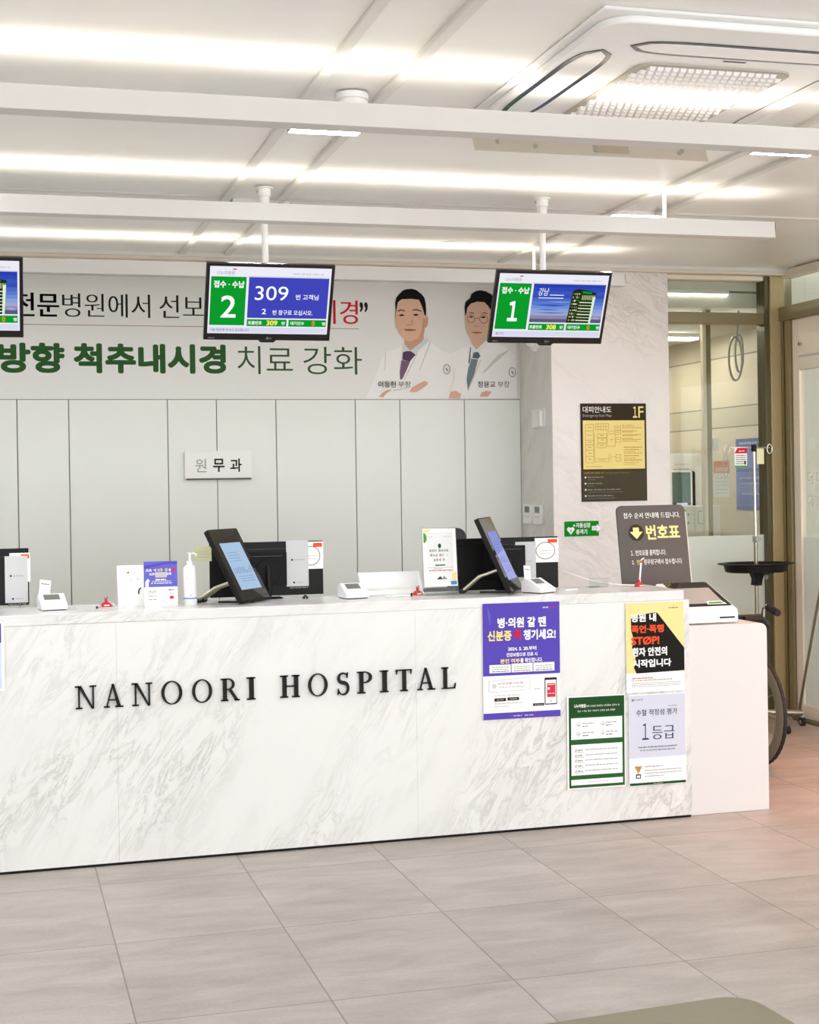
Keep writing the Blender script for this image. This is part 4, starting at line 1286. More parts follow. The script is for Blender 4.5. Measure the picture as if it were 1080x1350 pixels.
def terminal(x, y, rz, label, slip):
    t = thing('card_terminal', label, 'card terminal', (x, y, CT), (0, 0, R(rz)), group='white card terminals')
    b = MB()
    b.prism([(-.06, .004), (.06, .004), (.06, .055), (.028, .068), (-.035, .035), (-.06, .022)], -.056, .056, 'white_gloss', axis='x')
    b.box(-.05, -.055, 0, .05, .055, .004, 'rubber')
    b.build('case', t, bevel=.003)
    # sloping face runs from (-.035,.035) to (.028,.068)
    a = math.atan2(.033, .063)
    F = Matrix.Translation((0, -.035, .035)) @ Matrix.Rotation(a - math.pi / 2, 4, 'X')
    b = MB(); b.M = F @ Matrix.Translation((0, -.0004, 0))
    b.rect(-.034, .022, .030, .062, 'lcd_grey', 1); b.rect(-.036, .020, .032, .064, 'ink_soft', 0)
    b.build('display', t, smooth=False)
    b = MB(); b.M = F @ Matrix.Translation((0, -.0004, 0)); b.fine(-.03, .008, .0, .004, 'ink_faint', 1, 2); b.build('maker_print', t, smooth=False)
    if slip:
        b = MB(); b.M = Matrix.Translation((-.028, .04, .05)) @ Matrix.Rotation(R(8), 4, 'Y') @ Matrix.Rotation(R(-10), 4, 'X')
        b.sheet(-.024, 0, .024, .078, .002, 'white_plastic'); b.fine(-.018, .058, .018, .005, 'ink_soft', 1, 4)
        for k in range(4):
            b.fine(-.018, .016 + .009 * k, .016, .003, 'ink_faint', 1, k)
        b.build('paper_slip', t, smooth=False)
terminal(-.150, .53, 8, 'white card terminal with a slip, beside the monitor cut off by the photo edge', True)
terminal(1.200, .55, 8, 'white card terminal without a slip, between the middle monitor and the tall notice stand', False)
terminal(2.075, .46, 32, 'white card terminal with a slip, turned sideways in front of the pillar', True)

def pen_stand(x, y, label, pen):
    t = thing('pen_stand', label, 'pen stand', (x, y, CT), group='red pen stands')
    b = MB(); b.lathe([(0, 0), (.024, 0), (.025, .006), (.018, .016), (.010, .019), (0, .019)], 'red_plastic', n=24); b.build('base', t)
    b = MB(); b.tube([(0, 0, .016), (-.002, 0, .034)], .006, 'red_plastic', 12); b.tube([(-.008, 0, .040), (.002, 0, .030), (.006, 0, .044)], .003, 'red_plastic', 8); b.build('holder', t)
    b = MB(); b.rect(-.010, .004, .012, .009, 'paper', 0); b.build('name_strip', t, (0, -.0262, 0), smooth=False)
    if pen == 'up':
        b = MB(); b.tube([(.002, 0, .02), (.008, .004, .07), (.016, .01, .115)], .0045, 'white_gloss', 12); b.tube([(.016, .01, .115), (.020, .012, .125)], .005, 'red_plastic', 10)
        b.tube([(.020, .012, .124), (.020, .012, .132), (.034, .014, .138)], .003, 'white_gloss', 8); b.build('pen', t)
    elif pen == 'down':
        b = MB(); b.tube([(.012, .0, .018), (.030, -.01, .010), (.036, -.014, .004)], .0035, 'white_gloss', 10); b.build('pen', t)
        b = MB(); b.tube([(-.02, -.004, .004), (-.034, -.03, .003), (-.046, -.09, .003)], .0018, 'cable_white', 6); b.cyl((-.046, -.09, .0), (-.046, -.096, .007), .005, 'rubber', n=12); b.build('chain', t)
    return t
pen_stand(.085, .60, 'small red pen stand next to the white desk calendar, its pen lying down', 'down')
pen_stand(1.523, .60, 'small red pen stand in front of the tall notice stand', None)
upright_pen = pen_stand(2.655, .60, 'small red pen stand with a white pen standing up, at the end of the counter', 'up')
b = MB(); b.tube([(2.30, .80, 1.16), (2.38, .70, 1.125), (2.45, .66, 1.10), (2.56, .63, 1.085), (2.635, .605, 1.082)], .004, 'cable_white', 8)
b.M = Matrix.Identity(4)
o = b.build('pen_cord', upright_pen, (-2.655, -.60, -CT))
t = thing('acrylic_stand', 'low empty clear acrylic stand on the counter next to the white pen cord', 'stand', (2.405, .63, CT))
b = MB(); b.box(0, 0, 0, .10, .003, .046, 'acrylic'); b.box(0, 0, .0, .10, .05, .003, 'acrylic'); b.build('sheet', t, smooth=False)
b = MB(); b.box(-.002, -.001, .044, .102, .004, .047, 'grey_plastic'); b.build('edge', t, smooth=False)
b = MB(); b.tube([(2.225, .50, CT + .004), (2.30, .53, CT + .004)], .0038, 'white_gloss', 10); b.tube([(2.30, .53, CT + .004), (2.312, .535, CT + .004)], .002, 'grey_plastic', 8)
tag(b.build('loose_pen'), 'white pen lying flat on the counter beside the sideways card terminal', 'pen')

# desk calendar seen from its back, purple flyer stand, pump bottle
t = thing('desk_calendar', 'white tent desk calendar standing behind the small purple flyer', 'calendar', (.135, .56, CT))
b = MB(); b.prism([(0, 0), (.006, 0), (.053, .172), (.099, 0), (.105, 0), (.056, .178), (.050, .178)], .0, .262, 'paper', axis='x'); b.build('board', t, bevel=.0008, seg=1)
b = MB(); b.M = Matrix.Translation((0, 0, 0)) @ Matrix.Rotation(-math.atan2(.050, .178), 4, 'X')
b.poly([(.038, .148), (.050, .160), (.054, .148)], 'trophy', 1); b.fine(.075, .150, .10, .006, 'ink_faint', 1, 1); b.fine(.055, .115, .066, .014, 'ink_faint', 1, 2); b.fine(.085, .115, .10, .014, 'ink_faint', 1, 3); b.ring(.10, .06, .012, .022, .006, 'ink', 1, a0=80, a1=200)
b.build('print', t, (0, -.001, 0), smooth=False)
b = MB(); b.prism([(.008, .002), (.097, .002), (.053, .165)], .2605, .2615, 'black_matte', axis='x'); b.build('inner_shade_fill', t, smooth=False)  # black sheet standing in for the shade inside the tent
t = thing('flyer_stand', 'small purple and white flyer stand in front of the white calendar', 'flyer', (.243, .50, CT), (0, 0, R(-2)))
b = MB(); b.M = Matrix.Rotation(R(-5), 4, 'X')
b.sheet(0, 0, .146, .198, .003, 'paper')
W_, H_ = .146, .198
b.rect(0, H_ * .43, W_, H_, 'flyer_violet'); b.poly([(0, H_ * .84), (W_ * .7, H_ * .95), (W_, H_ * .93), (W_, H_ * .97), (W_ * .7, H_ * .98), (0, H_ * .9)], 'purple', 2)
b.text('지금 바로', .010, H_ * .77, H_ * .855, 'ink_white', x1=.052, bold=.04, lay=3) if False else b.fine(.010, H_ * .77, .055, H_ * .075, 'ink_white', 3, 3)
b.fine(.06, H_ * .77, .105, H_ * .075, 'gold', 3, 4); b.fine(.108, H_ * .77, .118, H_ * .07, 'ink_white', 3, 9); b.fine(.025, H_ * .69, .12, H_ * .06, 'ink_white', 3, 5); b.ell(.13, H_ * .80, .007, .009, 'pink', 3)
b.fine(.05, H_ * .58, .10, .005, 'ink_white', 3, 6); b.fine(.035, H_ * .545, .118, .004, 'ink_faint', 3, 7); b.fine(.03, H_ * .50, .122, .005, 'ink_faint', 3, 8)
b.poly([(.006, H_ * .43), (.006, H_ * .55), (.016, H_ * .62), (.026, H_ * .57), (.020, H_ * .53), (.020, H_ * .43)], 'ink_white', 3)
for k, z in enumerate((.33, .29, .22, .14)):
    b.fine(.018, H_ * z, .055, .004, 'ink_pale', 3, 20 + k)
b.fine(.106, H_ * .345, .130, .005, 'ink_soft', 3, 30); b.fine(.11, H_ * .27, .128, .006, 'pink', 3, 31); b.ell(.12, H_ * .19, .010, .007, 'pink', 3); b.fine(.08, H_ * .10, .10, .004, 'ink_faint', 3, 32)
b.build('flyer', t, smooth=False)
b = MB(); b.box(0, .0, 0, .146, .05, .002, 'acrylic'); b.prism([(.003, .15), (.006, .15), (.052, .002), (.049, .002)], .05, .10, 'paper_grey', axis='x'); b.build('back_rest', t)
t = thing('pump_bottle', 'tall white pump bottle with a thin blue band on the counter', 'bottle', (.448, .525, CT))
b = MB(); b.lathe([(0, 0), (.029, 0), (.031, .004), (.031, .155), (.029, .166), (.020, .174), (.014, .176), (0, .176)], 'white_gloss', n=36); b.build('bottle', t)
b = MB(); b.lathe([(.0312, .027), (.0314, .027), (.0314, .032), (.0312, .032)], 'skyblue', n=36); b.build('band', t)
b = MB(); b.M = Matrix.Translation((0, -.0318, 0)); b.text('에탄올', -.008, .038, .046, 'ink_soft', lay=0) if False else b.fine(-.006, .040, .010, .006, 'ink_soft', 0, 2); b.fine(-.02, .10, .004, .006, 'ink_faint', 0, 5); b.fine(-.02, .115, -.008, .006, 'ink_rule', 0, 6); b.build('label_print', t, smooth=False)
b = MB(); b.lathe([(0, .174), (.014, .174), (.014, .194), (.006, .196), (.005, .222), (.011, .224), (.012, .231), (0, .233)], 'white_plastic', n=24); b.tube([(0, 0, .226), (.02, -.004, .227), (.03, -.006, .218)], .0042, 'white_plastic', 10); b.build('pump', t)

# white folded tray and tall notice stand
t = thing('paper_tray', 'low white letter tray on the counter behind the card terminal without a slip', 'tray', (1.262, .632, CT))
b = MB(); b.box(.0, .085, 0, .302, .090, .105, 'white_plastic'); b.box(0, 0, 0, .302, .09, .006, 'white_plastic'); b.prism([(0, .0), (.09, 0), (.09, .105), (.075, .105)], 0, .004, 'white_plastic', axis='x'); b.prism([(0, .0), (.09, 0), (.09, .105), (.075, .105)], .298, .302, 'white_plastic', axis='x'); b.build('tray', t, bevel=.002)
b = MB(); b.box(.02, .012, .006, .285, .075, .022, 'paper'); b.build('paper_stack', t)
b = MB(); b.tube([(.10, -.045, .006), (.225, -.03, .006)], .004, 'white_gloss', 10); b.cyl((.232, -.03, 0), (.234, -.028, .016), .004, 'rubber', n=10)
tag(b.build('corded_pen', loc=(1.235, .54, CT)), 'white pen lying on the counter in front of the letter tray', 'pen')
t = thing('notice_stand', 'tall clear acrylic stand holding a white notice with coloured corners', 'notice stand', (1.535, .52, CT))
AW_, AH_ = .162, .30
F = Matrix.Translation((0, 0, .012)) @ Matrix.Rotation(R(-6), 4, 'X')
b = MB(); b.M = F; b.sheet(-.004, -.004, AW_ + .004, AH_ + .006, .004, 'acrylic'); b.M = Matrix.Identity(4)
b.prism([(-.01, 0), (.075, 0), (.075, .003), (-.01, .003)], 0, AW_, 'acrylic', axis='x'); b.prism([(-.01, .003), (-.007, .003), (.004, .014), (.0, .014)], 0, AW_, 'acrylic', axis='x'); b.build('acrylic_holder', t, smooth=False)
b = MB(); b.M = F @ Matrix.Translation((0, -.001, .03))
W_, H_ = AW_, AH_ - .03
b.sheet(0, 0, W_, H_, .0008, 'paper')
b.poly([(.004, H_ - .004), (.04, H_ - .004), (.022, H_ - .024), (.004, H_ - .018)], 'yellow'); b.ell(.004, H_ * .84, .016, .024, 'leaf', 2, a0=-90, a1=90)
b.rect(.016, .016, W_ - .016, H_ - .016, 'paper_light', 1)
b.fine(.03, H_ * .85, .05, .004, 'ink_faint', 1, 1); b.fine(.10, H_ * .85, .138, .004, 'ink_faint', 1, 2)
b.ell(W_ * .5, H_ * .70, .008, .011, 'green_dark'); 
for k, (z, x0, x1) in enumerate(((.595, .03, .132), (.515, .034, .13), (.435, .05, .115))):
    b.fine(x0, H_ * z, x1, .014, 'ink_soft', 1, 11 + k)
b.rect(.055, H_ * .355, .105, H_ * .375, 'navy'); b.line(.02, H_ * .325, W_ - .02, H_ * .325, .002, 'ink_pale'); b.fine(.05, H_ * .30, .09, .003, 'ink_pale', 1, 20); b.fine(.025, H_ * .265, .14, .005, 'ink_rule', 1, 21); b.line(.02, H_ * .235, W_ - .02, H_ * .235, .001, 'ink_faint')
b.poly([(.06, H_ * .12), (.078, H_ * .175), (.092, H_ * .12)], 'navy'); b.poly([(.088, H_ * .12), (.095, H_ * .18), (.112, H_ * .12)], 'tie_teal')
b.poly([(W_ - .004, H_ * .26), (W_ - .004, H_ * .08), (W_ - .026, H_ * .08), (W_ - .026, H_ * .20)], 'yellow', 2); b.rect(W_ - .034, .006, W_ - .004, H_ * .085, 'skyblue', 3)
b.build('notice', t, smooth=False)

b = MB(); b.box(-.012, 0, 0, .0, .010, .012, 'rubber'); b.box(.004, 0, 0, .014, .010, .012, 'rubber'); b.box(-.006, .002, .010, .008, .008, .018, 'rubber')
tag(b.build('binder_clip', loc=(.985, .60, CT), bevel=.002), 'tiny black clip on the counter at the foot of the middle monitor', 'clip')

# office chair behind the counter
t = thing('office_chair', 'black office chair behind the counter, its headrest beside the tall notice stand', 'office chair', (2.012, 1.60, 0), (0, 0, R(4)))
b = MB(); b.prism(rrect(-.075, 1.16, .075, 1.352, .055), -.03, .03, 'vinyl_black'); b.build('headrest', t, bevel=.015)
b = MB(); b.prism(rrect(-.23, .58, .23, 1.03, .09), -.03, .035, 'vinyl_black'); b.box(-.03, .0, .98, .03, .03, 1.25, 'black_plastic'); b.build('backrest', t, bevel=.015)
b = MB(); b.prism(rrect(-.24, -.52, .24, -.02, .08), .44, .52, 'vinyl_black', axis='z'); b.box(-.03, -.1, .42, .03, .05, .62, 'black_plastic'); b.build('seat', t, bevel=.02)
b = MB(); b.cyl((0, -.25, .10), (0, -.25, .44), .028, 'steel'); b.build('gas_lift', t)
for k in range(5):
    a = R(72 * k + 20)
    b = MB(); e = (.28 * math.cos(a), -.25 + .28 * math.sin(a)); b.tube([(0, -.25, .11), (e[0], e[1], .075)], .02, 'black_plastic', 10); lg = b.build('leg', t)
    b = MB(); b.cyl((e[0] - .015, e[1], .03), (e[0] + .015, e[1], .03), .03, 'rubber'); b.build('caster', lg)
for s_ in (-1, 1):
    b = MB(); b.tube([(s_ * .24, -.2, .46), (s_ * .28, -.2, .50), (s_ * .28, -.2, .68)], .016, 'black_plastic'); b.box(s_ * .28 - .03, -.33, .68, s_ * .28 + .03, -.08, .70, 'black_plastic'); b.build('armrest', t)

# ------------------------------------------------------------------ ticket corner
t = thing('ticket_cabinet', 'plain white cabinet standing against the counter end, under the ticket machine', 'cabinet', (2.775, .315, 0))
b = MB(); b.prism([(0, 0), (.415, 0)] + arc(.415 - .034, .90 - .034, .034, .034, 0, 90, 8) + [(0, .90)], .0, .47, 'kiosk_white')
b.build('body', t, bevel=.003)
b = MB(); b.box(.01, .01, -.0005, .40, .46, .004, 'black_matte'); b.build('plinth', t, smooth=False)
t = thing('ticket_machine', 'white queue ticket machine with a sloping dark glass top, on the white cabinet', 'ticket machine', (2.785, .365, .90))
sec = [(0, .004), (.34, .004), (.34, .168), (.325, .180), (.012, .072), (0, .062)]
b = MB(); b.prism(sec, 0, .282, 'white_gloss', axis='x'); b.build('case', t, bevel=.010, seg=3)
F = Matrix.Translation((0, .012, .072)) @ Matrix.Rotation(math.atan2(.108, .313) - math.pi / 2, 4, 'X')
Ls = math.hypot(.313, .108)
b = MB(); b.M = F @ Matrix.Translation((0, -.0012, 0)); b.poly(rrect(.034, .03, .270, Ls - .006, .012), 'dark_glass', 1); b.build('glass_top', t, smooth=False)
b = MB(); b.M = F @ Matrix.Translation((0, -.0022, 0)); b.poly([(.02, .06), (.24, .06), (.25, Ls - .08), (.03, Ls - .08)], 'ink_pale', 1); b.build('touch_screen', t, smooth=False)
b = MB(); b.M = F @ Matrix.Translation((0, -.003, 0)); b.poly([(.145, .045), (.25, .045), (.237, .085), (.16, .085)], 'paper', 1); b.poly([(.155, .052), (.237, .052), (.23, .074), (.165, .074)], 'leaf', 2); b.build('ticket_slot', t, smooth=False)
b = MB(); b.rect(.18, .026, .262, .034, 'ink', 0); b.build('paper_outlet', t, (0, -.0006, 0), smooth=False)

t = thing('ticket_sign_board', 'dark grey board with yellow lettering and a down arrow, behind the ticket machine', 'sign', (2.695, .86, .90), (0, 0, 0))
lean = -10
F = Matrix.Rotation(R(lean), 4, 'X')
bw, bh = .385, .575
b = MB(); b.M = F; b.prism(rrect(0, .0, bw, bh, .030, 8), 0, .012, 'board_grey'); b.build('board', t, bevel=.0015)
b = MB(); b.M = F @ Matrix.Translation((0, -.0004, 0))
TZ = lambda v: bh - v
def bt(s, u0, v0, u1, v1, m, **k):
    b.text(s, u0, TZ(v1), TZ(v0), m, x1=u1, lay=1, **k)
bt('접수 순서 안내해 드립니다.', .036, .038, .355, .068, 'ink_white', myeongjo=True, bold=-.004)
b.ell(.100, TZ(.142), .043, .043, 'board_dark', 1)
b.poly([(.083, TZ(.116)), (.116, TZ(.116)), (.116, TZ(.138)), (.136, TZ(.138)), (.100, TZ(.176)), (.064, TZ(.138)), (.083, TZ(.138))], 'board_yellow', 2)
bt('번호표', .155, .104, .345, .180, 'board_yellow', bold=.03)
bt('１. 번호표를 출력합니다.', .060, .232, .258, .262, 'ink_white', bold=.006)
bt('2. ', .062, .286, .075, .306, 'ink_white', bold=.006)
bt('번호', .090, .282, .115, .308, 'board_yellow', bold=.006); bt('원무창구에서 접수합니다.', .128, .281, .345, .309, 'ink_white', bold=.006)
b.build('lettering', t, smooth=False)
b = MB(); b.M = F; b.box(bw - .03, .012, .05, bw + .012, .05, bh - .035, 'kiosk_white'); b.box(.10, .012, .05, bw - .03, .03, bh - .08, 'kiosk_white'); b.build('back_support', t, bevel=.004)

# ------------------------------------------------------------------ wheelchair, drip stand, leaning rod
t = thing('wheelchair', 'folding wheelchair with black push grips, mostly hidden behind the white cabinet', 'wheelchair', (3.395, 1.33, 0))
for s_, nm in ((-1, 'a'), (1, 'b')):
    x = s_ * .275
    pr = [(.238, -.010), (.246, -.019), (.292, -.019), (.306, -.013), (.306, .013), (.292, .019), (.246, .019), (.238, .010)]
    b = MB()
    n_ = 48
    vs, fs = [], []
    for k in range(n_):
        a = 2 * math.pi * k / n_
        for r_, d_ in pr:
            vs.append((x + d_, 1.12 * r_ * math.cos(a), .31 + r_ * math.sin(a)))
    q = len(pr)
    for k in range(n_):
        for j in range(q):
            fs.append((k * q + j, k * q + (j + 1) % q, ((k + 1) % n_) * q + (j + 1) % q, ((k + 1) % n_) * q + j))
    b.add(vs, fs, 'tyre_grey')
    wl = b.build('wheel', t)
    b = MB()
    vs, fs = [], []
    for k in range(n_ * 2):
        a = 2 * math.pi * k / (n_ * 2)
        rr = .313 if k % 2 else .3095
        for r_, d_ in ((.304, -.012), (rr, -.009), (rr, .009), (.304, .012)):
            vs.append((x + d_, 1.12 * r_ * math.cos(a), .31 + r_ * math.sin(a)))
    for k in range(n_ * 2):
        for j in range(4):
            fs.append((k * 4 + j, k * 4 + (j + 1) % 4, ((k + 1) % (n_ * 2)) * 4 + (j + 1) % 4, ((k + 1) % (n_ * 2)) * 4 + j))
    b.add(vs, fs, 'rubber'); b.build('tyre', wl)
    b = MB()
    for k in range(12):
        a = 2 * math.pi * k / 12
        b.tube([(x + .012 * (-1) ** k, .03 * math.cos(a), .31 + .03 * math.sin(a)), (x, 1.12 * .262 * math.cos(a), .31 + .262 * math.sin(a))], .0018, 'steel', 6)
    b.cyl((x - .03, 0, .31), (x + .03, 0, .31), .032, 'black_plastic'); b.cyl((x + .03, 0, .31), (x + .045, 0, .31), .014, 'chrome'); b.build('spokes', wl)
    b = MB(); b.tube([(x + s_ * .035, 1.12 * .245 * math.cos(2 * math.pi * k / 36), .31 + .245 * math.sin(2 * math.pi * k / 36)) for k in range(37)], .008, 'steel', 8); b.build('hand_rim', wl)
    xf = s_ * .225
    b = MB()
    b.tube([(xf, -.17, .30), (xf, -.19, .55), (xf, -.20, .84), (xf, -.215, .895), (xf, -.25, .905), (xf, -.28, .90)], .011, 'chrome', 12)
    b.tube([(xf, -.19, .66), (xf, .05, .68), (xf, .22, .66), (xf, .24, .5), (xf, .25, .30)], .011, 'chrome', 12)
    b.tube([(xf, -.17, .31), (xf, .28, .30), (xf, .40, .25), (xf, .46, .12)], .011, 'chrome', 12)
    b.tube([(xf, -.18, .47), (xf, .27, .47)], .011, 'chrome', 12)
    b.build('frame', t)
    b = MB(); b.tube([(xf, -.26, .902), (xf, -.37, .876)], .017, 'rubber', 14)
    for k in range(5):
        b.cyl((xf, -.275 - .02 * k, .899 - .0046 * k), (xf, -.283 - .02 * k, .897 - .0046 * k), .0195, 'rubber')
    b.build('push_grip', t)
    b = MB(); b.box(xf - .03, -.12, .685, xf + .03, .18, .715, 'vinyl_black'); b.build('arm_pad', t, bevel=.008)
    b = MB(); b.cyl((xf - .012, .33, .08), (xf + .012, .33, .08), .08, 'rubber', n=28); b.cyl((xf - .016, .33, .08), (xf + .016, .33, .08), .05, 'grey_plastic'); b.tube([(xf, .33, .08), (xf, .30, .30)], .012, 'steel'); b.build('front_caster', t)
    b = MB(); b.box(xf - s_ * .02 - .09 * (s_ > 0), .40, .10, xf - s_ * .02 + .09 * (s_ < 0), .54, .115, 'black_plastic'); b.build('footrest', t, bevel=.004)
b = MB(); b.box(-.225, -.16, .47, .225, .26, .50, 'vinyl_black'); b.build('seat', t, bevel=.012)
b = MB(); b.box(-.22, -.215, .52, .22, -.19, .86, 'vinyl_black'); b.build('backrest', t, bevel=.008)
b = MB(); b.tube([(.10, -.235, .835), (.19, -.245, .84), (.235, -.24, .80)], .02, 'rubber', 10); b.build('brake_lever', t)
b = MB(); b.tube([(-.225, .05, .31), (.225, .05, .47)], .01, 'steel'); b.tube([(.225, .05, .31), (-.225, .05, .47)], .01, 'steel'); b.build('cross_brace', t)

t = thing('drip_stand', 'tall chrome drip stand on casters with a black tray, in front of the glazed partition', 'drip stand', (4.30, 2.42, 0))
b = MB(); b.cyl((0, 0, .06), (0, 0, 1.20), .0125, 'steel'); b.cyl((0, 0, 1.20), (-.004, 0, 1.79), .0085, 'chrome'); b.build('pole', t)
b = MB(); b.cyl((0, 0, 1.185), (0, 0, 1.225), .020, 'grey_plastic'); b.cyl((0, -.015, 1.205), (0, -.035, 1.205), .019, 'grey_plastic'); b.build('height_clamp', t)
b = MB(); b.cyl((-.004, 0, 1.765), (-.004, 0, 1.81), .017, 'black_plastic'); b.tube([(-.20, 0, 1.79), (.11, 0, 1.79)], .004, 'chrome', 8)
for x in (-.195, .108):
    b.tube([(x + .018 * math.sin(a), 0, 1.782 + .03 * math.cos(a)) for a in [2 * math.pi * k / 20 for k in range(21)]], .0035, 'chrome', 8)
b.build('hook_bar', t)
b = MB(); b.tube([(-.205 + .016 * math.sin(a), -.004, 1.685 + .085 * math.cos(a)) for a in [2 * math.pi * k / 28 for k in range(29)]], .003, 'grey_plastic', 8); b.build('hanging_loop', t)
b = MB(); b.lathe([(0, .0), (.19, 0), (.205, .006), (.215, .045), (.255, .052), (.255, .058), (.21, .058), (.198, .012), (0, .012)], 'black_plastic', (.0, 0, .995), sx=1., sy=.75, n=40); b.build('tray', t)
b = MB(); b.prism([(-.04, .995), (.05, .995), (.03, .945), (.025, .91), (-.025, .91), (-.02, .95)], -.03, .03, 'black_plastic'); b.cyl((.045, -.03, .965), (.062, -.036, .96), .016, 'grey_plastic'); b.build('tray_bracket', t, bevel=.004)
for k in range(5):
    a = R(-10 + 72 * k)
    e = (.29 * math.cos(a), .29 * math.sin(a))
    b = MB(); b.tube([(0, 0, .10), (e[0], e[1], .085)], .019, 'steel', 10); lg = b.build('leg', t)
    b = MB(); b.cyl((e[0], e[1], .085), (e[0], e[1], .05), .008, 'chrome'); b.cyl((e[0] - .012, e[1], .027), (e[0] + .012, e[1], .027), .027, 'rubber'); b.cyl((e[0] - .014, e[1], .027), (e[0] + .014, e[1], .027), .014, 'chrome'); b.build('caster', lg)
b = MB(); b.sheet(0, 0, .088, .125, .002, 'paper'); b.rect(0, .09, .088, .125, 'ink_red'); b.poly([(.0, .09), (.0, .125), (.02, .125)], 'paper', 2); b.fine(.03, .10, .07, .010, 'ink_white', 2, 1)
for k in range(5):
    b.fine(.010, .022 + .013 * k, .078, .005, 'ink_soft', 1, k)
b.rect(0, 0, .088, .012, 'leaf'); b.ell(.074, .03, .006, .014, 'ink', 1)
tag(b.build('hanging_tag', loc=(4.148, 2.40, 1.665), smooth=False), 'red and white card tag hanging from the bar of the drip stand', 'tag')
b = MB(); b.sheet(0, 0, .05, .10, .002, 'sticky_yellow'); tag(b.build('blank_card', loc=(4.312, 2.41, 1.685), smooth=False), 'small blank cream card on the bar of the drip stand next to the red tag', 'card')
b = MB(); b.tube([(4.66, 2.55, .012), (4.60, 2.36, .30), (4.52, 2.10, .68), (4.44, 1.84, 1.06)], .0095, 'steel', 12)
tag(b.build('leaning_rod'), 'thin metal rod slanting up from the floor by the glass side door', 'rod')

# ------------------------------------------------------------------ beyond the glass
t = thing('face_scanner', 'white upright panel with a dark screen scanner on it, behind the glass', 'scanner', (4.405, 3.9, 0))
b = MB(); b.prism(rrect(.0, .90, .29, 1.785, .02), .03, .06, 'white_plastic'); b.box(.05, .03, 0, .22, .06, .95, 'white_plastic'); b.box(-.02, -.02, 0, .29, .2, .02, 'white_plastic'); b.build('panel', t, bevel=.004)
b = MB(); b.prism(rrect(-.005, 1.35, .178, 1.66, .02), -.04, .0, 'white_plastic'); b.prism(rrect(.0, 1.355, .222, 1.655, .02), .0, .03, 'black_plastic'); b.build('scanner_case', t, bevel=.004)
b = MB(); b.rect(.012, 1.367, .16, 1.645, 'k_dark', 0); b.rect(.018, 1.42, .155, 1.64, 'k_green', 1); b.rect(.045, 1.385, .135, 1.42, 's_pale', 2); b.rect(.025, 1.397, .15, 1.403, 's_white', 1); b.build('scanner_screen', t, (0, -.041, 0), smooth=False)
b = MB(); b.fine(.07, 1.70, .19, .012, 'ink_pale', 0, 2); b.fine(.06, 1.66, .21, .016, 'ink_pale', 0, 3); b.build('panel_print', t, (0, .0285, 0), smooth=False)
b = MB(); b.sheet(0, 0, .118, .248, .002, 'paper'); b.rect(0, .165, .118, .248, 'notice_orange'); b.fine(.03, .225, .09, .010, 'ink_rule', 2, 1)
for k in range(4):
    b.ring(.025 + .023 * k, .190, .011, .014, .005, 'ink_white', 2)
for k in range(5):
    b.fine(.012, .025 + .026 * k, .10, .006, 'ink_pale', 1, 10 + k)
tag(b.build('notice_sign', loc=(4.348, 3.07, 1.468), smooth=False), 'narrow white notice with an orange head taped up behind the glass', 'notice')
b = MB(); b.box(0, 0, 0, .042, .02, .085, 'white_plastic'); b.box(.01, -.003, .03, .03, 0, .06, 'white_gloss')
tag(b.build('door_switch', loc=(4.345, 3.06, 1.787), bevel=.003), 'small white switch plate above the orange notice behind the glass', 'switch')
t = thing('white_counter_box', 'low white box with faint drawings on it, standing behind the frosted glass', 'box', (4.19, 3.6, 0))
b = MB(); b.box(.0, .0, .0, .48, .25, 1.40, 'white_plastic'); b.build('body', t, bevel=.004)
b = MB(); b.box(.0, -.004, 1.20, .175, 0, 1.275, 'grey_plastic'); b.rect(.06, 1.20, .07, 1.26, 'ink_soft', 8); b.rect(.12, 1.20, .13, 1.26, 'ink_soft', 8); b.build('recess', t, smooth=False)
b = MB()
for k in range(4):
    b.ell(.20 + .025 * (k % 2), 1.37 - .03 * k, .007, .010, 'ink_pale', 0); b.fine(.24, 1.365 - .032 * k, .28, .008, 'ink_faint', 0, k)
for x0, z0, x1, z1 in ((.30, 1.27, .42, 1.275), (.30, 1.36, .42, 1.365), (.30, 1.27, .305, 1.36), (.415, 1.27, .42, 1.36), (.34, 1.28, .345, 1.35), (.375, 1.28, .38, 1.35)):
    b.rect(x0, z0, x1, z1, 'ink_pale', 0)
b.build('print', t, (0, -.002, 0), smooth=False)
b = MB(); b.M = Matrix.Rotation(R(-90), 4, 'Z')
b.sheet(0, 0, .50, .56, .002, 'poster_blue'); b.rect(0, .50, .50, .56, 'poster_blue_dark'); b.rect(0, .30, .50, .325, 'poster_blue_dark'); b.rect(0, .0, .50, .03, 'poster_blue_dark'); b.fine(.06, .24, .44, .022, 'lavender', 2, 3); b.fine(.06, .20, .40, .014, 'lavender', 2, 4); b.fine(.10, .12, .42, .012, 'lavender', 2, 5); b.fine(.06, .515, .40, .02, 'lavender', 2, 6)
tag(b.build('blue_wall_poster', loc=(5.296, 4.52, 1.345), smooth=False), 'large blue poster on the stone wall beyond the glass, behind the drip stand', 'poster')
t = thing('ceiling_lamp', 'bright linear lamp on the lobby ceiling behind the glass', 'ceiling light', (4.62, 4.60, 2.75))
b = MB(); b.box(0, 0, -.03, .42, .16, 0, 'white_plastic'); b.build('housing', t, bevel=.003)
b = MB(); b.box(.01, .01, -.045, .41, .15, -.0305, 'room_tube'); b.build('diffuser', t, smooth=False)
t = thing('ceiling_lamp', 'slim bright lamp under the lobby ceiling edge, seen through the glass above the transom bar', 'ceiling light', (3.93, 2.93, 2.86))
b = MB(); b.box(0, 0, -.02, .48, .015, 0, 'white_plastic'); b.build('housing', t, bevel=.002)
b = MB(); b.box(.005, .002, -.026, .475, .013, -.0205, 'transom_tube'); b.build('diffuser', t, smooth=False)
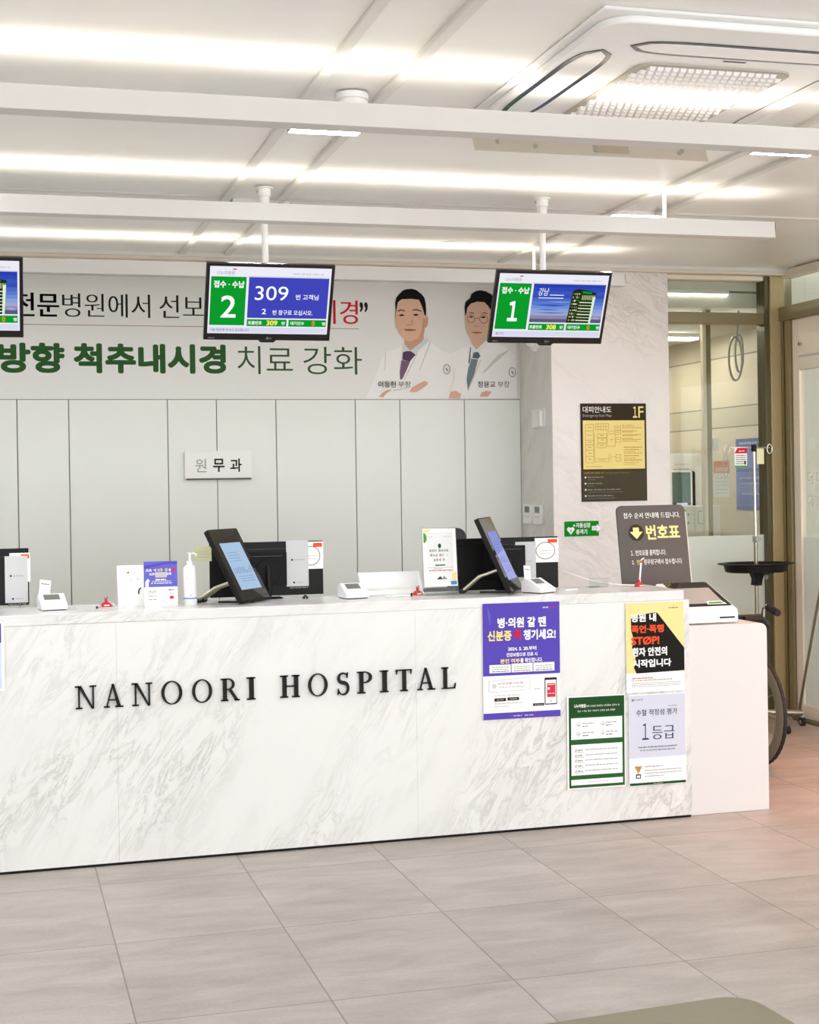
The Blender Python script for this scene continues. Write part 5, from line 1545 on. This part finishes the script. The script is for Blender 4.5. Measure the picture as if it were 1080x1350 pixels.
t = thing('ceiling_lamp', 'unseen lamp added behind the transom bar to light the white scanner panel', 'ceiling light', (3.9, 3.36, 2.75))  # added so that the scanner panel gets light from above
b = MB(); b.box(0, 0, -.02, 1.2, .09, 0, 'white_plastic'); b.build('housing', t, bevel=.002)
b = MB(); b.box(.01, .01, -.035, 1.19, .08, -.0205, 'room_tube'); b.build('diffuser', t, smooth=False)
t = thing('ceiling_lamp', 'linear lamp deep inside the lobby, out of the photo', 'ceiling light', (4.1, 5.2, 2.75))
b = MB(); b.box(0, 0, -.03, .8, .3, 0, 'white_plastic'); b.build('housing', t, bevel=.003)
b = MB(); b.box(.01, .01, -.045, .79, .29, -.0305, 'room_tube'); b.build('diffuser', t, smooth=False)
b = MB(); b.tube([(4.74 + .05 * math.sin(a) - .01, 3.05, 2.42 + .15 * math.cos(a)) for a in [2 * math.pi * k / 24 for k in range(25)]], .008, 'grey_plastic', 8); b.M = Matrix.Translation((.03, .02, .02)); b.tube([(4.74 + .03 * math.sin(a), 3.05, 2.44 + .13 * math.cos(a)) for a in [2 * math.pi * k / 24 for k in range(25)]], .008, 'grey_plastic', 8)
b.M = Matrix.Identity(4); b.tube([(4.74, 3.05, 2.58), (4.755, 3.05, 2.68), (4.76, 3.05, 2.75)], .008, 'grey_plastic', 8)
tag(b.build('hanging_cable', loc=(-.19, .05, 0)), 'coil of grey cable hanging from the lobby ceiling behind the glass', 'cable')

# ------------------------------------------------------------------ bench nearest the camera
t = thing('bench', 'olive beige padded bench top in the near corner of the photo', 'bench', (1.25 - (1.60 * math.cos(R(3.8)) - 1.03 * math.sin(R(3.8))), -3.02 - (1.60 * math.sin(R(3.8)) + 1.03 * math.cos(R(3.8))), 0), (0, 0, R(3.8)))
b = MB(); b.prism([(0, 0), (1.60, 0), (1.60, .93)] + arc(1.52, .95, .08, .08, 0, 90, 6) + [(0, 1.03)], .335, .43, 'bench_vinyl', axis='z'); b.build('seat_pad', t, bevel=.012, seg=3)
b = MB(); b.box(.04, .06, .30, 1.55, .95, .335, 'steel'); b.build('frame', t)
for x in (.15, 1.42):
    for y in (.12, .88):
        b = MB(); b.cyl((x, y, 0), (x, y, .30), .02, 'steel'); b.build('leg', t)

# ------------------------------------------------------------------ even world light as fill through the open sides, camera
w = bpy.data.worlds.new('World')
scene.world = w
w.use_nodes = True
bg = w.node_tree.nodes['Background']
bg.inputs['Color'].default_value = (.945, .97, 1.0, 1)
bg.inputs['Strength'].default_value = WORLD

cam = bpy.data.cameras.new('Camera')
co = bpy.data.objects.new('Camera', cam)
C.objects.link(co)
cam.sensor_fit = 'VERTICAL'
cam.sensor_height = 36
cam.lens = 1940.79 / 1350 * 36
cam.shift_y = -(675 - 641.67) / 1350
rows = ((0.96250165, -0.27083122, -0.01552471), (-0.01583737, 0.00103114, -0.99987405), (0.27081312, 0.9626263, -0.00329678))
rx, dn, fw = (Vector(r_) for r_ in rows)
M = Matrix.Identity(4)
for i in range(3):
    M[i][0], M[i][1], M[i][2] = rx[i], -dn[i], -fw[i]
M.translation = Vector((-.38001573, -6.05080877, 1.60627667))
co.matrix_world = M
cam.clip_start = .05
cam.clip_end = 60
scene.camera = co
vs = scene.view_settings
vs.view_transform = 'Standard'
vs.look = 'None'
vs.gamma = 1
vs.use_curve_mapping = False
vs.exposure = EXPOSURE
